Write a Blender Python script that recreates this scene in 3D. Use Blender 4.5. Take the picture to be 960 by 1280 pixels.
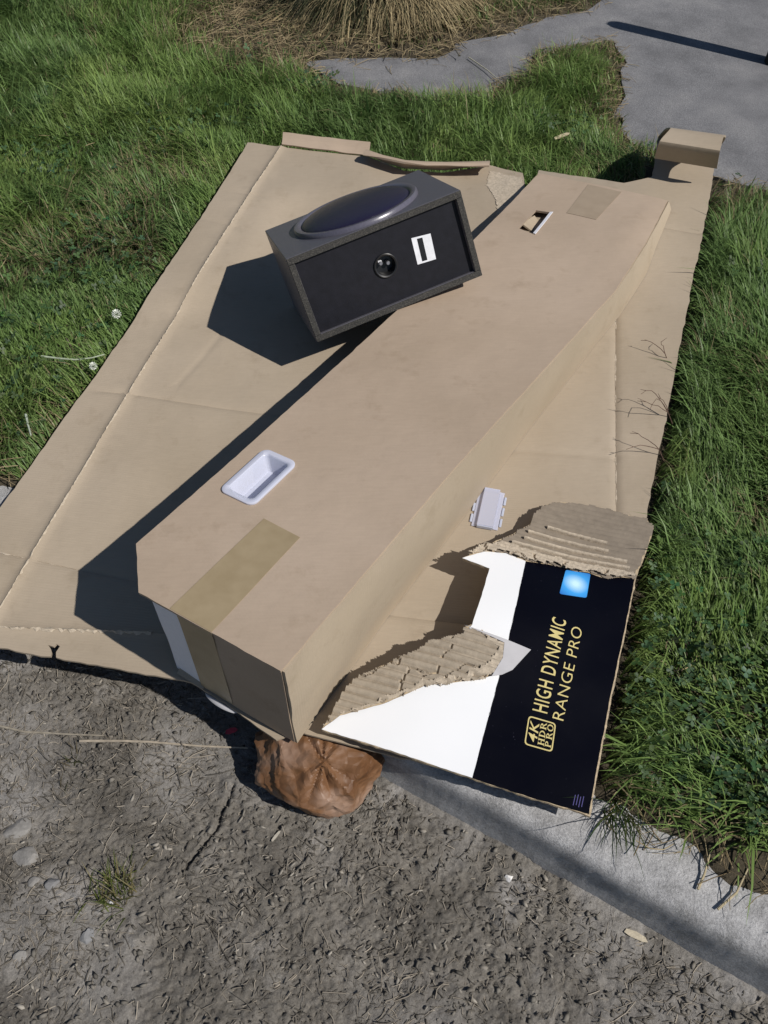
import bpy, math, random
import numpy as np
from mathutils import Vector, Matrix
from mathutils.geometry import delaunay_2d_cdt

for o in list(bpy.data.objects):
    bpy.data.objects.remove(o)
scene = bpy.context.scene
COL = scene.collection
rng = np.random.default_rng(11)
random.seed(11)

# ------------------------------------------------------------------ camera
cam_d = bpy.data.cameras.new('camera')
cam = bpy.data.objects.new('camera', cam_d)
COL.objects.link(cam)
cam.location = (0, 0, 1.5)
cam.rotation_euler = (math.radians(38), 0, 0)
cam_d.sensor_fit = 'VERTICAL'
cam_d.angle = 2 * math.atan(640 / 1120)
cam_d.clip_start = 0.02
cam_d.clip_end = 500
scene.camera = cam

# ------------------------------------------------------------------ sky and sun
SUN_EL = math.radians(48)
SUN_H = Vector((0.87, -0.493))
wd = bpy.data.worlds.new('World')
scene.world = wd
wd.use_nodes = True
wt = wd.node_tree
bg = wt.nodes['Background']
sky = wt.nodes.new('ShaderNodeTexSky')
sky.sky_type = 'NISHITA'
sky.sun_disc = False
sky.sun_elevation = SUN_EL
sky.sun_rotation = math.atan2(SUN_H.x, SUN_H.y)
sky.dust_density = 0.3
sky.ozone_density = 3.0
wt.links.new(sky.outputs[0], bg.inputs[0])
bg.inputs[1].default_value = 0.05
sun_d = bpy.data.lights.new('sun', 'SUN')
sun_d.energy = 4.2
sun_d.angle = math.radians(0.53)
sun_d.color = (1.0, 0.955, 0.90)
sun = bpy.data.objects.new('sun', sun_d)
COL.objects.link(sun)
to_sun = Vector((SUN_H.x * math.cos(SUN_EL), SUN_H.y * math.cos(SUN_EL), math.sin(SUN_EL)))
sun.rotation_euler = to_sun.to_track_quat('Z', 'Y').to_euler()
sun.location = to_sun * 20
scene.view_settings.view_transform = 'Standard'
scene.view_settings.look = 'None'
scene.view_settings.exposure = 0.0
scene.view_settings.gamma = 1.0

# ------------------------------------------------------------------ measured plan (metres)
D = {
 'sheet_z': [(-0.4121,2.5541,0.05),(-0.3029,2.5589,0.055),(-0.0236,2.448,0.055),(0.2802,2.3923,0.05),(0.4105,2.3182,0.07),(0.5676,2.2577,0.1),(0.7257,2.1679,0.115),(0.8468,2.3718,0.1),(0.9664,2.4314,0.09),(0.8524,2.0655,0.085),(0.7679,1.8138,0.06),(0.6395,1.4614,0.045),(0.5407,1.1302,0.04),(0.5747,1.749,0.05),(0.5335,1.4714,0.035),(0.4933,1.2133,0.03),(0.2756,1.2422,0.022),(0.4061,1.4764,0.03),(0.0306,0.8849,0.02),(-0.0448,0.8233,0.022),(-0.231,1.8265,0.022),(-0.3314,1.4554,0.02),(-0.5168,1.4764,0.03),(-0.5169,2.0621,0.05),(-0.6444,1.4873,0.045),(-0.6972,1.1446,0.035),(-0.7968,1.1512,0.04),(-0.7725,1.0464,0.03),(-0.7316,0.8708,0.014),(-0.57,0.8215,0.01),(-0.4439,0.787,0.012),(-0.3514,0.7615,0.014),(-0.2716,0.7064,0.02),(-0.1602,0.6534,0.03),(0.0275,0.6059,0.022),(0.3425,0.523,0.022),(0.479,0.9194,0.022),(-0.5957,0.9574,0.02),(-0.4507,1.0337,0.02),(-0.2897,1.0337,0.02),(0.0,1.1563,0.02),(0.1419,1.3348,0.022),(-0.1282,1.9953,0.022),(0.1747,2.0906,0.03),(0.3377,1.971,0.04)],
 'flap_z': [(-0.1081,0.6585,0.045),(0.1461,0.5675,0.055),(0.3327,0.5031,0.06),(0.3993,0.7122,0.065),(0.4834,0.9614,0.07),(0.5409,1.0943,0.06),(0.431,1.1536,0.045),(0.3176,1.1407,0.04),(0.2987,1.088,0.055),(0.1943,1.0167,0.085),(0.1495,0.9834,0.1),(0.1987,0.9524,0.105),(0.1573,0.8281,0.115),(0.2508,0.7303,0.09),(0.0283,0.7763,0.092),(-0.0566,0.7354,0.065),(0.0274,0.6647,0.07),(0.2144,0.6071,0.07)],
 'sheet': [(-0.4117,2.5513),(-0.3077,2.5213),(-0.0474,2.4654),(0.0583,2.3891),(0.1748,2.3861),(0.3097,2.4181),(0.4013,2.361),(0.3982,2.2637),(0.4132,2.26),(0.447,2.3639),(0.5252,2.312),(0.6641,2.2432),(0.7463,2.27),(0.7741,2.3626),(0.8133,2.517),(0.9984,2.4904),(0.9391,2.3385),(0.8498,2.0592),(0.7681,1.8143),(0.6494,1.4518),(0.5422,1.1334),(0.4979,0.9903),(0.3969,0.687),(0.3423,0.5217),(0.1094,0.5959),(-0.1527,0.6625),(-0.1881,0.648),(-0.2612,0.7031),(-0.3515,0.7641),(-0.4739,0.7901),(-0.5666,0.8085),(-0.6145,0.8165),(-0.6174,0.8299),(-0.6124,0.8416),(-0.6199,0.8483),(-0.6256,0.8399),(-0.6342,0.8449),(-0.6245,0.8281),(-0.6253,0.8181),(-0.8439,0.8615),(-0.9001,0.9417),(-0.7989,1.1542),(-0.6746,1.543),(-0.5714,1.9239),(-0.4897,2.2303)],
 'c_left': [(-0.3077,2.5213),(-0.3705,2.307),(-0.4699,1.942),(-0.5678,1.5706),(-0.6403,1.2752),(-0.7061,1.037),(-0.7588,0.861)],
 'c_cross_near': [(-0.9174,1.0786),(-0.7717,1.0452),(-0.6145,1.0125),(-0.3766,0.9583)],
 'c_near': [(-0.8776,0.8804),(-0.7328,0.8783),(-0.5798,0.8741),(-0.4415,0.8674),(-0.2721,0.8517)],
 'c_cross_mid': [(-0.6653,1.4957),(-0.5542,1.4865),(-0.3312,1.4543),(-0.1458,1.4223)],
 'c_right': [(0.5792,1.7785),(0.5329,1.4697),(0.4832,1.145)],
 'c_right_cross': [(0.2832,1.3291),(0.5058,1.2947)],
 'c_far': [(0.7357,2.0524),(0.8457,2.0394)],
 'c_small': [(-0.4834,1.5283),(-0.439,1.6191),(-0.401,1.7208)],
 'c_under': [(-0.0154,0.9111),(0.1011,0.8935),(0.1831,0.8812)],
 'c_box': [(0.2845,1.3454),(0.4116,1.5246),(0.5745,1.7483),(0.694,1.9345)],
 'c_upper': [(-0.5084,2.1651),(-0.3936,2.121)],
 'c_upper2': [(-0.41,2.2885),(-0.3398,2.2654)],
 'flap': [(-0.1071,0.6528),(-0.0135,0.6196),(0.1453,0.564),(0.2346,0.5332),(0.3323,0.5024),(0.3561,0.5812),(0.3979,0.7097),(0.4373,0.8214),(0.4841,0.9605),(0.5165,1.0237),(0.5429,1.0855),(0.5335,1.1113),(0.5059,1.1188),(0.4639,1.1381),(0.4298,1.1503),(0.3653,1.1619),(0.3308,1.1522),(0.3078,1.1262),(0.2941,1.0953),(0.2539,1.0591),(0.2193,1.0358),(0.1937,1.0137),(0.1726,1.0019),(0.1499,0.9848),(0.2002,0.9611),(0.1802,0.8961),(0.1587,0.8343),(0.144,0.8297),(0.136,0.8126),(0.0859,0.8044),(0.0285,0.7784),(-0.0142,0.7616),(-0.0566,0.7414),(-0.077,0.7097),(-0.0942,0.6767)],
 'white': [(-0.1071,0.6528),(0.1453,0.564),(0.1946,0.7173),(0.2155,0.7822),(0.2723,0.9858),(0.235,1.0028),(0.1929,1.0032),(0.1499,0.9848),(0.2002,0.9611),(0.1802,0.8961),(0.1587,0.8343),(0.1478,0.8201),(0.1713,0.8043),(0.2265,0.7752),(0.2103,0.7457),(0.1675,0.7313),(0.0698,0.723),(0.0,0.6943),(-0.0761,0.676)],
 'black': [(0.1453,0.564),(0.2346,0.5332),(0.33,0.505),(0.3534,0.5811),(0.3951,0.7096),(0.4344,0.8213),(0.4804,0.9567),(0.4535,0.9606),(0.422,0.9565),(0.3935,0.9715),(0.37,0.9718),(0.3397,0.9807),(0.3163,0.9836),(0.2723,0.9858),(0.2155,0.7822),(0.1946,0.7173)],
 't1': [(0.1499,0.9848),(0.1726,1.0019),(0.1937,1.0137),(0.2539,1.0591),(0.2941,1.0953),(0.3078,1.1262),(0.3308,1.1522),(0.3653,1.1619),(0.4298,1.1503),(0.4639,1.1381),(0.5059,1.1188),(0.5335,1.1113),(0.5429,1.0855),(0.5165,1.0237),(0.4834,0.9566),(0.4535,0.9606),(0.422,0.9565),(0.3935,0.9715),(0.37,0.9718),(0.3397,0.9807),(0.3163,0.9836),(0.2723,0.9858),(0.235,1.0028),(0.1929,1.0032)],
 't1f': [(0.2181,1.0224),(0.291,1.0696),(0.326,1.0874),(0.3389,1.0862),(0.4389,1.0552),(0.4417,1.0255),(0.4779,1.0101),(0.4841,0.9605),(0.4535,0.9606),(0.422,0.9565),(0.37,0.9718),(0.3163,0.9836),(0.2622,0.9931)],
 't2': [(-0.1071,0.6528),(-0.0942,0.6767),(-0.077,0.7097),(-0.0566,0.7414),(-0.0142,0.7616),(0.0285,0.7784),(0.0859,0.8044),(0.136,0.8126),(0.144,0.8297),(0.1722,0.8198),(0.2166,0.7973),(0.2117,0.7674),(0.193,0.7384),(0.1674,0.7299),(0.1116,0.7242),(0.0698,0.7202),(0.0,0.6943),(-0.076,0.6731)],
 'ridges': [(0.329,1.0854,0.4418,1.0445),(0.2876,1.0691,0.4413,1.0234),(0.277,1.0491,0.4722,0.996),(0.251,1.0335,0.4739,0.9801),(0.221,1.0206,0.4629,0.9703)],
 'peel': [(0.3073,2.3868),(0.3942,2.3352),(0.393,2.2564),(0.3657,2.1952),(0.3337,2.1279),(0.3151,2.1804),(0.3105,2.2503),(0.2924,2.3098)],
 'tri': [(0.144,0.8297),(0.2169,0.8019),(0.2601,0.7842),(0.2244,0.746),(0.2055,0.7371),(0.1871,0.7341),(0.2088,0.7673),(0.2136,0.7957)],
 'blue': [(0.3497,0.9736),(0.3975,0.9677),(0.3799,0.9076),(0.3273,0.9093)],
 'text1': [(0.2797,0.672),(0.3333,0.8501),(0.2541,0.6787),(0.3048,0.8517)],
 'text2': [(0.306,0.6599),(0.3619,0.8372),(0.2873,0.6652)],
 'badge': [(0.2814,0.6061),(0.2932,0.6555),(0.2461,0.6648),(0.2356,0.6197)],
 'marks': [(0.3042,0.5151),(0.322,0.5229)],
 'clip': [(0.18,1.1113),(0.205,1.2155),(0.2552,1.2042),(0.2342,1.1086)],
 'curl': [(-0.3628,0.7674,0.012),(-0.3171,0.7417,0.012),(-0.2627,0.7071,0.012)],
 'kerb_base': [(0.173,0.5063),(0.4192,0.3706),(0.5764,0.2724)],
 'kerb_top': [(0.2358,0.504),(0.4287,0.3807),(0.5858,0.3001)],
 'grass_line': [(0.3985,0.5376),(0.4436,0.4961),(0.4846,0.3879),(0.6002,0.3548)],
 'path': [(-0.2646,3.2009),(-0.164,3.0516),(0.0673,2.9747),(0.2163,2.9372),(0.3007,2.9639),(0.383,3.0572),(0.4881,3.154),(0.5354,3.2608),(0.6051,3.3221),(0.74,3.3595),(0.8571,3.3658),(0.8746,3.2128),(0.8135,3.0129),(0.7478,2.8535),(0.7553,2.7381),(0.8025,2.6422),(0.867,2.5865),(1.0156,2.4792),(1.1448,2.4189)],
 'path_top': [(0.8651,3.701),(0.7751,3.6098),(0.6027,3.5619),(0.4688,3.4103),(0.2606,3.347),(0.1703,3.2427),(0.0,3.2487),(-0.1422,3.2547)],
 'post': [1.3568,3.2009],
 'bag': [(-0.102,0.5777),(-0.2166,0.6429),(0.0029,0.6131)],
 'endflap': [(0.8095,2.5014,0.1),(0.9936,2.4749,0.095),(0.7975,2.4191,0.17),(0.9632,2.3853,0.165),(0.7766,2.305,0.235),(0.9118,2.2772,0.23),(0.729,2.2362,0.235),(0.8792,2.1891,0.235),(0.7392,2.2697,0.165),(0.9013,2.2265,0.16)],
 'flower': [(-0.6588,1.7429),(-0.6791,1.5566)],
 'bladeA': [(-0.8132,1.6006),(-0.728,1.584),(-0.6607,1.5979)],
 'bladeB': [(-0.8015,1.4059),(-0.7919,1.3813),(-0.776,1.345)],
 'chips': [(0.6003,3.2233),(-0.1853,2.1093)],
 'stalk': [(-0.7414,0.7388),(-0.6457,0.7257),(-0.5368,0.7192),(-0.5804,0.7078),(-0.2583,0.6933)],
 'stones': [(-0.6611,0.5437),(-0.6304,0.4946),(-0.6073,0.4513),(-0.5734,0.4486),(-0.4976,0.3627),(-0.6019,0.3357),(0.2182,0.4579),(-0.2872,0.5154),(-0.4653,0.4184),(-0.5413,0.3309)],
 'tuft': [(-0.4776,0.4473),(-0.4452,0.421)],
 'chip': [(0.4216,0.3639),(-0.193,0.5295),(-0.2067,0.5224),(-0.2923,0.7273)],
 'crack': [(-0.2786,0.6248),(-0.3525,0.4741)],
 'sp_rot': [(0.91927,-0.25638,-0.29869),(0.34613,0.88785,0.30317),(0.18747,-0.38208,0.90491)],
 'sp_jack': [0.204,0.012,0.1019],
 'sp_stick': [(0.2768,0.012,0.137),(0.3213,0.012,0.131),(0.3177,0.012,0.0725),(0.2738,0.012,0.0764)],
 'hole_near': [(0.2461,0.324),(0.2695,0.3303),(0.3708,0.3168),(0.375,0.2631),(0.3499,0.2534),(0.2457,0.2548)],
 'hole_far': [(1.3945,0.3068),(1.5069,0.3121),(1.5162,0.2703),(1.3854,0.2572)],
 'tape_near': [(0.2319,0.2167),(0.2285,0.1352),(-0.0008,0.1316),(0.0021,0.22)],
 'tape_far': [(1.7086,0.2533),(1.7148,0.1583),(1.5344,0.1545),(1.5313,0.2362)],
}


# ------------------------------------------------------------------ helpers
def tag(o, label=None, cat=None, group=None, kind=None):
    if label: o['label'] = label
    if cat: o['category'] = cat
    if group: o['group'] = group
    if kind: o['kind'] = kind
    return o

def empty(name, loc):
    o = bpy.data.objects.new(name, None)
    COL.objects.link(o)
    o.location = loc
    o.empty_display_size = 0.05
    return o

def mk(name, verts, faces, mat, parent=None, smooth=False, origin=None):
    """one mesh object; verts in world coordinates, origin moved to the thing's base"""
    me = bpy.data.meshes.new(name)
    v = np.asarray(verts, dtype=float)
    if parent is not None:
        off = np.array(parent.matrix_world.translation) if parent.parent is None else np.array(parent['_w'])
    elif origin is not None:
        off = np.array(origin, dtype=float)
    else:
        off = np.zeros(3)
    if parent is not None and parent.parent is None:
        off = np.array(parent.location)
    me.from_pydata((v - off).tolist(), [], [list(f) for f in faces])
    me.update()
    if smooth:
        me.polygons.foreach_set('use_smooth', [True] * len(me.polygons))
    if mat: me.materials.append(mat)
    o = bpy.data.objects.new(name, me)
    COL.objects.link(o)
    if parent is not None:
        o.parent = parent
    elif origin is not None:
        o.location = origin
    return o

def sub(name, verts, faces, mat, part, root, smooth=False):
    """a sub-part: part sits at the root's origin, so the same offset holds"""
    me_o = mk(name, np.asarray(verts, float) - np.array(root.location), faces, mat, None, smooth)
    me_o.parent = part
    return me_o

def _hash(ix, iy, seed):
    h = (ix.astype(np.int64) * 374761393 + iy.astype(np.int64) * 668265263 + seed * 1442695041) & 0xFFFFFFFF
    h = ((h ^ (h >> 13)) * 1274126177) & 0xFFFFFFFF
    return ((h ^ (h >> 16)) & 0xFFFF) / 65535.0

def vnoise(x, y, seed=0):
    x = np.asarray(x, float); y = np.asarray(y, float)
    ix = np.floor(x); iy = np.floor(y); fx = x - ix; fy = y - iy
    fx = fx * fx * fx * (fx * (fx * 6 - 15) + 10); fy = fy * fy * fy * (fy * (fy * 6 - 15) + 10)
    a = _hash(ix, iy, seed); b = _hash(ix + 1, iy, seed); c = _hash(ix, iy + 1, seed); d = _hash(ix + 1, iy + 1, seed)
    return (a * (1 - fx) + b * fx) * (1 - fy) + (c * (1 - fx) + d * fx) * fy

def fbm(x, y, scale, octv=4, seed=0, gain=0.5):
    s = 0; amp = 1; tot = 0; f = 1 / scale
    c, sn = 0.8, 0.6
    x = np.asarray(x, float); y = np.asarray(y, float)
    for i in range(octv):
        s = s + amp * vnoise(x * f + 17.3 * i, y * f - 9.1 * i, seed + i)
        tot += amp; amp *= gain; f *= 2.03
        x, y = c * x - sn * y, sn * x + c * y
    return s / tot

def inside(px, py, poly):
    px = np.asarray(px, float); py = np.asarray(py, float)
    r = np.zeros(px.shape, bool)
    n = len(poly)
    for i in range(n):
        x0, y0 = poly[i][:2]; x1, y1 = poly[(i + 1) % n][:2]
        if y0 == y1: continue
        c = ((y0 > py) != (y1 > py)) & (px < (x1 - x0) * (py - y0) / (y1 - y0) + x0)
        r ^= c
    return r

def seg_dist(px, py, pts, closed=False):
    d = np.full(np.shape(px), 1e9)
    n = len(pts)
    for i in range(n if closed else n - 1):
        x0, y0 = pts[i][:2]; x1, y1 = pts[(i + 1) % n][:2]
        dx, dy = x1 - x0, y1 - y0
        t = np.clip(((px - x0) * dx + (py - y0) * dy) / (dx * dx + dy * dy + 1e-12), 0, 1)
        d = np.minimum(d, np.hypot(px - x0 - t * dx, py - y0 - t * dy))
    return d

def kern(ctrl, s):
    c = np.array(ctrl)
    def f(x, y):
        x = np.asarray(x, float); y = np.asarray(y, float)
        d2 = (x[..., None] - c[:, 0]) ** 2 + (y[..., None] - c[:, 1]) ** 2
        w = np.exp(-d2 / (2 * s * s)) + 1e-9 / (d2 + 0.01)
        return (w * c[:, 2]).sum(-1) / w.sum(-1)
    return f

def resample(pts, step, closed=False):
    pts = [np.array(p[:2], float) for p in pts]
    out = []
    n = len(pts)
    for i in range(n if closed else n - 1):
        a, b = pts[i], pts[(i + 1) % n]
        k = max(1, int(math.ceil(np.linalg.norm(b - a) / step)))
        for j in range(k): out.append(a + (b - a) * j / k)
    if not closed: out.append(pts[-1])
    return np.array(out)

def plate(outline, zf, res, th, lines=(), cuts=(), holes=(), jag=0.0, classify=None):
    """a bent plate of board: outline in plan, height field zf, real thickness th.
    returns {region: (verts, faces)}"""
    ol = resample(outline, res * 0.6, True)
    if jag:
        ol = ol + rng.normal(0, jag, ol.shape)
    pts = [tuple(p) for p in ol]
    edges = [(i, (i + 1) % len(ol)) for i in range(len(ol))]
    x0, y0 = ol.min(0); x1, y1 = ol.max(0)
    gx, gy = np.meshgrid(np.arange(x0, x1, res), np.arange(y0, y1, res))
    gx = gx.ravel() + rng.uniform(-.2, .2, gx.size) * res; gy = gy.ravel() + rng.uniform(-.2, .2, gy.size) * res
    ok = inside(gx, gy, ol) & (seg_dist(gx, gy, ol, True) > res * 0.3)
    for l in lines: ok &= seg_dist(gx, gy, l) > 0.02
    pts += list(zip(gx[ok], gy[ok]))
    for l in lines:
        r = resample(l, 0.014)
        tg = np.gradient(r, axis=0); tg /= np.linalg.norm(tg, axis=1)[:, None] + 1e-9
        nm = np.stack([-tg[:, 1], tg[:, 0]], 1)
        for d in (-.016, -.006, 0, .006, .016):
            q = r + nm * d
            ins = inside(q[:, 0], q[:, 1], ol) & (seg_dist(q[:, 0], q[:, 1], ol, True) > 0.004)
            pts += [tuple(p) for p in q[ins]]
    for c in cuts:
        r = resample(c, 0.014); b = len(pts)
        pts += [tuple(p) for p in r]
        edges += [(b + i, b + i + 1) for i in range(len(r) - 1)]
    for h in holes:
        r = resample(h, res * .5, True); b = len(pts)
        pts += [tuple(p) for p in r]
        edges += [(b + i, b + (i + 1) % len(r)) for i in range(len(r))]
    V, _, F, _, _, _ = delaunay_2d_cdt([Vector(p) for p in pts], edges, [], 0, 1e-6)
    V = np.array([(v[0], v[1]) for v in V])
    F = np.array([f for f in F])
    cx = V[F].mean(1)
    keep = inside(cx[:, 0], cx[:, 1], ol)
    for h in holes: keep &= ~inside(cx[:, 0], cx[:, 1], h)
    F = F[keep]; cx = cx[keep]
    a = V[F[:, 1]] - V[F[:, 0]]; b = V[F[:, 2]] - V[F[:, 0]]
    fl = a[:, 0] * b[:, 1] - a[:, 1] * b[:, 0] < 0
    F[fl] = F[fl][:, ::-1]
    reg = classify(cx) if classify else np.array(['all'] * len(F))
    out = {}
    for rname in dict.fromkeys(reg.tolist()):
        f = F[reg == rname]
        used = np.unique(f); m = -np.ones(len(V), int); m[used] = np.arange(len(used))
        vv = V[used]; ff = m[f]; n = len(used)
        z = zf(vv[:, 0], vv[:, 1])
        top = np.column_stack([vv, z]); bot = np.column_stack([vv, z - th])
        cnt = {}
        for t in ff:
            for i in range(3):
                e = (t[i], t[(i + 1) % 3]); cnt[e] = 1
        side = [(e[1], e[0], e[0] + n, e[1] + n) for e in cnt if (e[1], e[0]) not in cnt]
        faces = [tuple(t) for t in ff] + [(t[0] + n, t[2] + n, t[1] + n) for t in ff] + side
        out[rname] = (np.vstack([top, bot]), faces)
    return out

def smooth_flat(o, ang=35):
    me = o.data
    me.polygons.foreach_set('use_smooth', [True] * len(me.polygons))
    me.set_sharp_from_angle(angle=math.radians(ang))

def tube(pts, rad, sides=5, cap=True):
    pts = np.array(pts, float); n = len(pts)
    rad = np.broadcast_to(np.array(rad, float), (n,))
    tg = np.gradient(pts, axis=0); tg /= np.linalg.norm(tg, axis=1)[:, None] + 1e-12
    ref = np.array([0, 0, 1.0]) if abs(tg[0][2]) < .9 else np.array([1.0, 0, 0])
    V = []; F = []
    for i in range(n):
        a = np.cross(tg[i], ref); a /= np.linalg.norm(a) + 1e-12; b = np.cross(tg[i], a)
        for k in range(sides):
            t = 2 * math.pi * k / sides
            V.append(pts[i] + rad[i] * (math.cos(t) * a + math.sin(t) * b))
    for i in range(n - 1):
        for k in range(sides):
            k2 = (k + 1) % sides
            F.append((i * sides + k, i * sides + k2, (i + 1) * sides + k2, (i + 1) * sides + k))
    if cap:
        F.append(tuple(range(sides))); F.append(tuple((n - 1) * sides + k for k in range(sides))[::-1])
    return np.array(V), F

def join(parts):
    V = []; F = []; b = 0
    for v, f in parts:
        V.append(np.asarray(v, float)); F += [tuple(i + b for i in q) for q in f]; b += len(v)
    return np.vstack(V), F

def boxv(x0, x1, y0, y1, z0, z1, bev=0.0):
    if bev <= 0:
        v = np.array([(x, y, z) for x in (x0, x1) for y in (y0, y1) for z in (z0, z1)], float)
        return v, [(0, 1, 3, 2), (4, 6, 7, 5), (0, 4, 5, 1), (2, 3, 7, 6), (0, 2, 6, 4), (1, 5, 7, 3)]
    V = []; 
    lo = (x0, y0, z0); hi = (x1, y1, z1)
    idx = {}
    for sx in (0, 1):
        for sy in (0, 1):
            for sz in (0, 1):
                for ax in range(3):
                    p = [hi[0] if sx else lo[0], hi[1] if sy else lo[1], hi[2] if sz else lo[2]]
                    s = (sx, sy, sz)
                    for k in range(3):
                        if k != ax: p[k] += -bev if s[k] else bev
                    idx[(sx, sy, sz, ax)] = len(V); V.append(p)
    F = []
    for ax in range(3):
        o1, o2 = [(1, 2), (2, 0), (0, 1)][ax]
        for s in (0, 1):
            q = []
            for a, b in ((0, 0), (1, 0), (1, 1), (0, 1)):
                c = [0, 0, 0]; c[ax] = s; c[o1] = a; c[o2] = b
                q.append(idx[(c[0], c[1], c[2], ax)])
            F.append(tuple(q if s else q[::-1]))
    for ax in range(3):
        o1, o2 = [(1, 2), (2, 0), (0, 1)][ax]
        for a in (0, 1):
            for b in (0, 1):
                c0 = [0, 0, 0]; c0[o1] = a; c0[o2] = b; c1 = list(c0); c1[ax] = 1
                q = (idx[(*c0, o1)], idx[(*c1, o1)], idx[(*c1, o2)], idx[(*c0, o2)])
                F.append(q if (a == b) else q[::-1])
    for sx in (0, 1):
        for sy in (0, 1):
            for sz in (0, 1):
                t = (idx[(sx, sy, sz, 0)], idx[(sx, sy, sz, 1)], idx[(sx, sy, sz, 2)])
                F.append(t if (sx + sy + sz) % 2 else t[::-1])
    return np.array(V), F

# ------------------------------------------------------------------ materials
def mat_new(name):
    m = bpy.data.materials.new(name); m.use_nodes = True
    nt = m.node_tree
    return m, nt, nt.nodes['Principled BSDF']

def N(nt, t, **kw):
    n = nt.nodes.new(t)
    for k, v in kw.items():
        if k in ('scale', 'detail', 'rough', 'strength', 'dist'):
            n.inputs[{'scale': 'Scale', 'detail': 'Detail', 'rough': 'Roughness', 'strength': 'Strength', 'dist': 'Distance'}[k]].default_value = v
        else: setattr(n, k, v)
    return n

def ramp(nt, stops):
    r = nt.nodes.new('ShaderNodeValToRGB')
    e = r.color_ramp.elements
    while len(e) < len(stops): e.new(0.5)
    for i, (p, c) in enumerate(stops):
        e[i].position = p; e[i].color = (*c, 1)
    return r

def simple(name, col, rough=0.6, var=0.12, scale=40, bump=0.0, bscale=None, spec=0.3, metal=0.0, detail=4):
    m, nt, b = mat_new(name)
    tc = N(nt, 'ShaderNodeTexCoord')
    no = N(nt, 'ShaderNodeTexNoise', scale=scale, detail=detail)
    nt.links.new(tc.outputs['Object'], no.inputs['Vector'])
    c = np.array(col)
    r = ramp(nt, [(0.3, tuple(c * (1 - var))), (0.7, tuple(np.minimum(c * (1 + var), 1)))])
    nt.links.new(no.outputs['Fac'], r.inputs[0]); nt.links.new(r.outputs[0], b.inputs['Base Color'])
    b.inputs['Roughness'].default_value = rough
    b.inputs['Specular IOR Level'].default_value = spec
    b.inputs['Metallic'].default_value = metal
    if bump:
        n2 = N(nt, 'ShaderNodeTexNoise', scale=bscale or scale * 2, detail=6)
        nt.links.new(tc.outputs['Object'], n2.inputs['Vector'])
        bp = N(nt, 'ShaderNodeBump', strength=bump, dist=0.002)
        nt.links.new(n2.outputs['Fac'], bp.inputs['Height']); nt.links.new(bp.outputs[0], b.inputs['Normal'])
    return m

def cardboard(name, col, flute_dir=0.9, flute=0.25, rough=0.75):
    m, nt, b = mat_new(name)
    tc = N(nt, 'ShaderNodeTexCoord')
    c = np.array(col)
    big = N(nt, 'ShaderNodeTexNoise', scale=3.2, detail=5)
    fib = N(nt, 'ShaderNodeTexNoise', scale=260, detail=3)
    mp = N(nt, 'ShaderNodeMapping'); mp.inputs['Rotation'].default_value = (0, 0, flute_dir); mp.inputs['Scale'].default_value = (0.12, 1, 1)
    nt.links.new(tc.outputs['Object'], mp.inputs[0]); nt.links.new(mp.outputs[0], fib.inputs['Vector'])
    nt.links.new(tc.outputs['Object'], big.inputs['Vector'])
    r1 = ramp(nt, [(0.3, tuple(c * [0.90, 0.89, 0.87])), (0.72, tuple(c * [1.07, 1.07, 1.08]))])
    nt.links.new(big.outputs['Fac'], r1.inputs[0])
    r2 = ramp(nt, [(0.3, (.965, .965, .965)), (0.7, (1.02, 1.02, 1.02))])
    nt.links.new(fib.outputs['Fac'], r2.inputs[0])
    mx = N(nt, 'ShaderNodeMix', data_type='RGBA', blend_type='MULTIPLY'); mx.inputs[0].default_value = 1
    nt.links.new(r1.outputs[0], mx.inputs[6]); nt.links.new(r2.outputs[0], mx.inputs[7])
    # scuffs and dirt spots
    st = N(nt, 'ShaderNodeTexNoise', scale=14, detail=8, rough=0.7); nt.links.new(tc.outputs['Object'], st.inputs['Vector'])
    r3 = ramp(nt, [(0.56, (1, 1, 1)), (0.74, (.82, .80, .77))]); nt.links.new(st.outputs['Fac'], r3.inputs[0])
    m2 = N(nt, 'ShaderNodeMix', data_type='RGBA', blend_type='MULTIPLY'); m2.inputs[0].default_value = .8
    nt.links.new(mx.outputs[2], m2.inputs[6]); nt.links.new(r3.outputs[0], m2.inputs[7])
    nt.links.new(m2.outputs[2], b.inputs['Base Color'])
    b.inputs['Roughness'].default_value = rough; b.inputs['Specular IOR Level'].default_value = 0.25
    wv = N(nt, 'ShaderNodeTexWave', scale=55); wv.inputs['Distortion'].default_value = 0.6
    mp2 = N(nt, 'ShaderNodeMapping'); mp2.inputs['Rotation'].default_value = (0, 0, flute_dir + math.pi / 2)
    nt.links.new(tc.outputs['Object'], mp2.inputs[0]); nt.links.new(mp2.outputs[0], wv.inputs['Vector'])
    n3 = N(nt, 'ShaderNodeTexNoise', scale=11, detail=7); nt.links.new(tc.outputs['Object'], n3.inputs['Vector'])
    b1 = N(nt, 'ShaderNodeBump', strength=flute, dist=0.0006); nt.links.new(wv.outputs['Fac'], b1.inputs['Height'])
    b2 = N(nt, 'ShaderNodeBump', strength=0.45, dist=0.006); nt.links.new(n3.outputs['Fac'], b2.inputs['Height'])
    nt.links.new(b1.outputs[0], b2.inputs['Normal']); nt.links.new(b2.outputs[0], b.inputs['Normal'])
    return m

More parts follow.
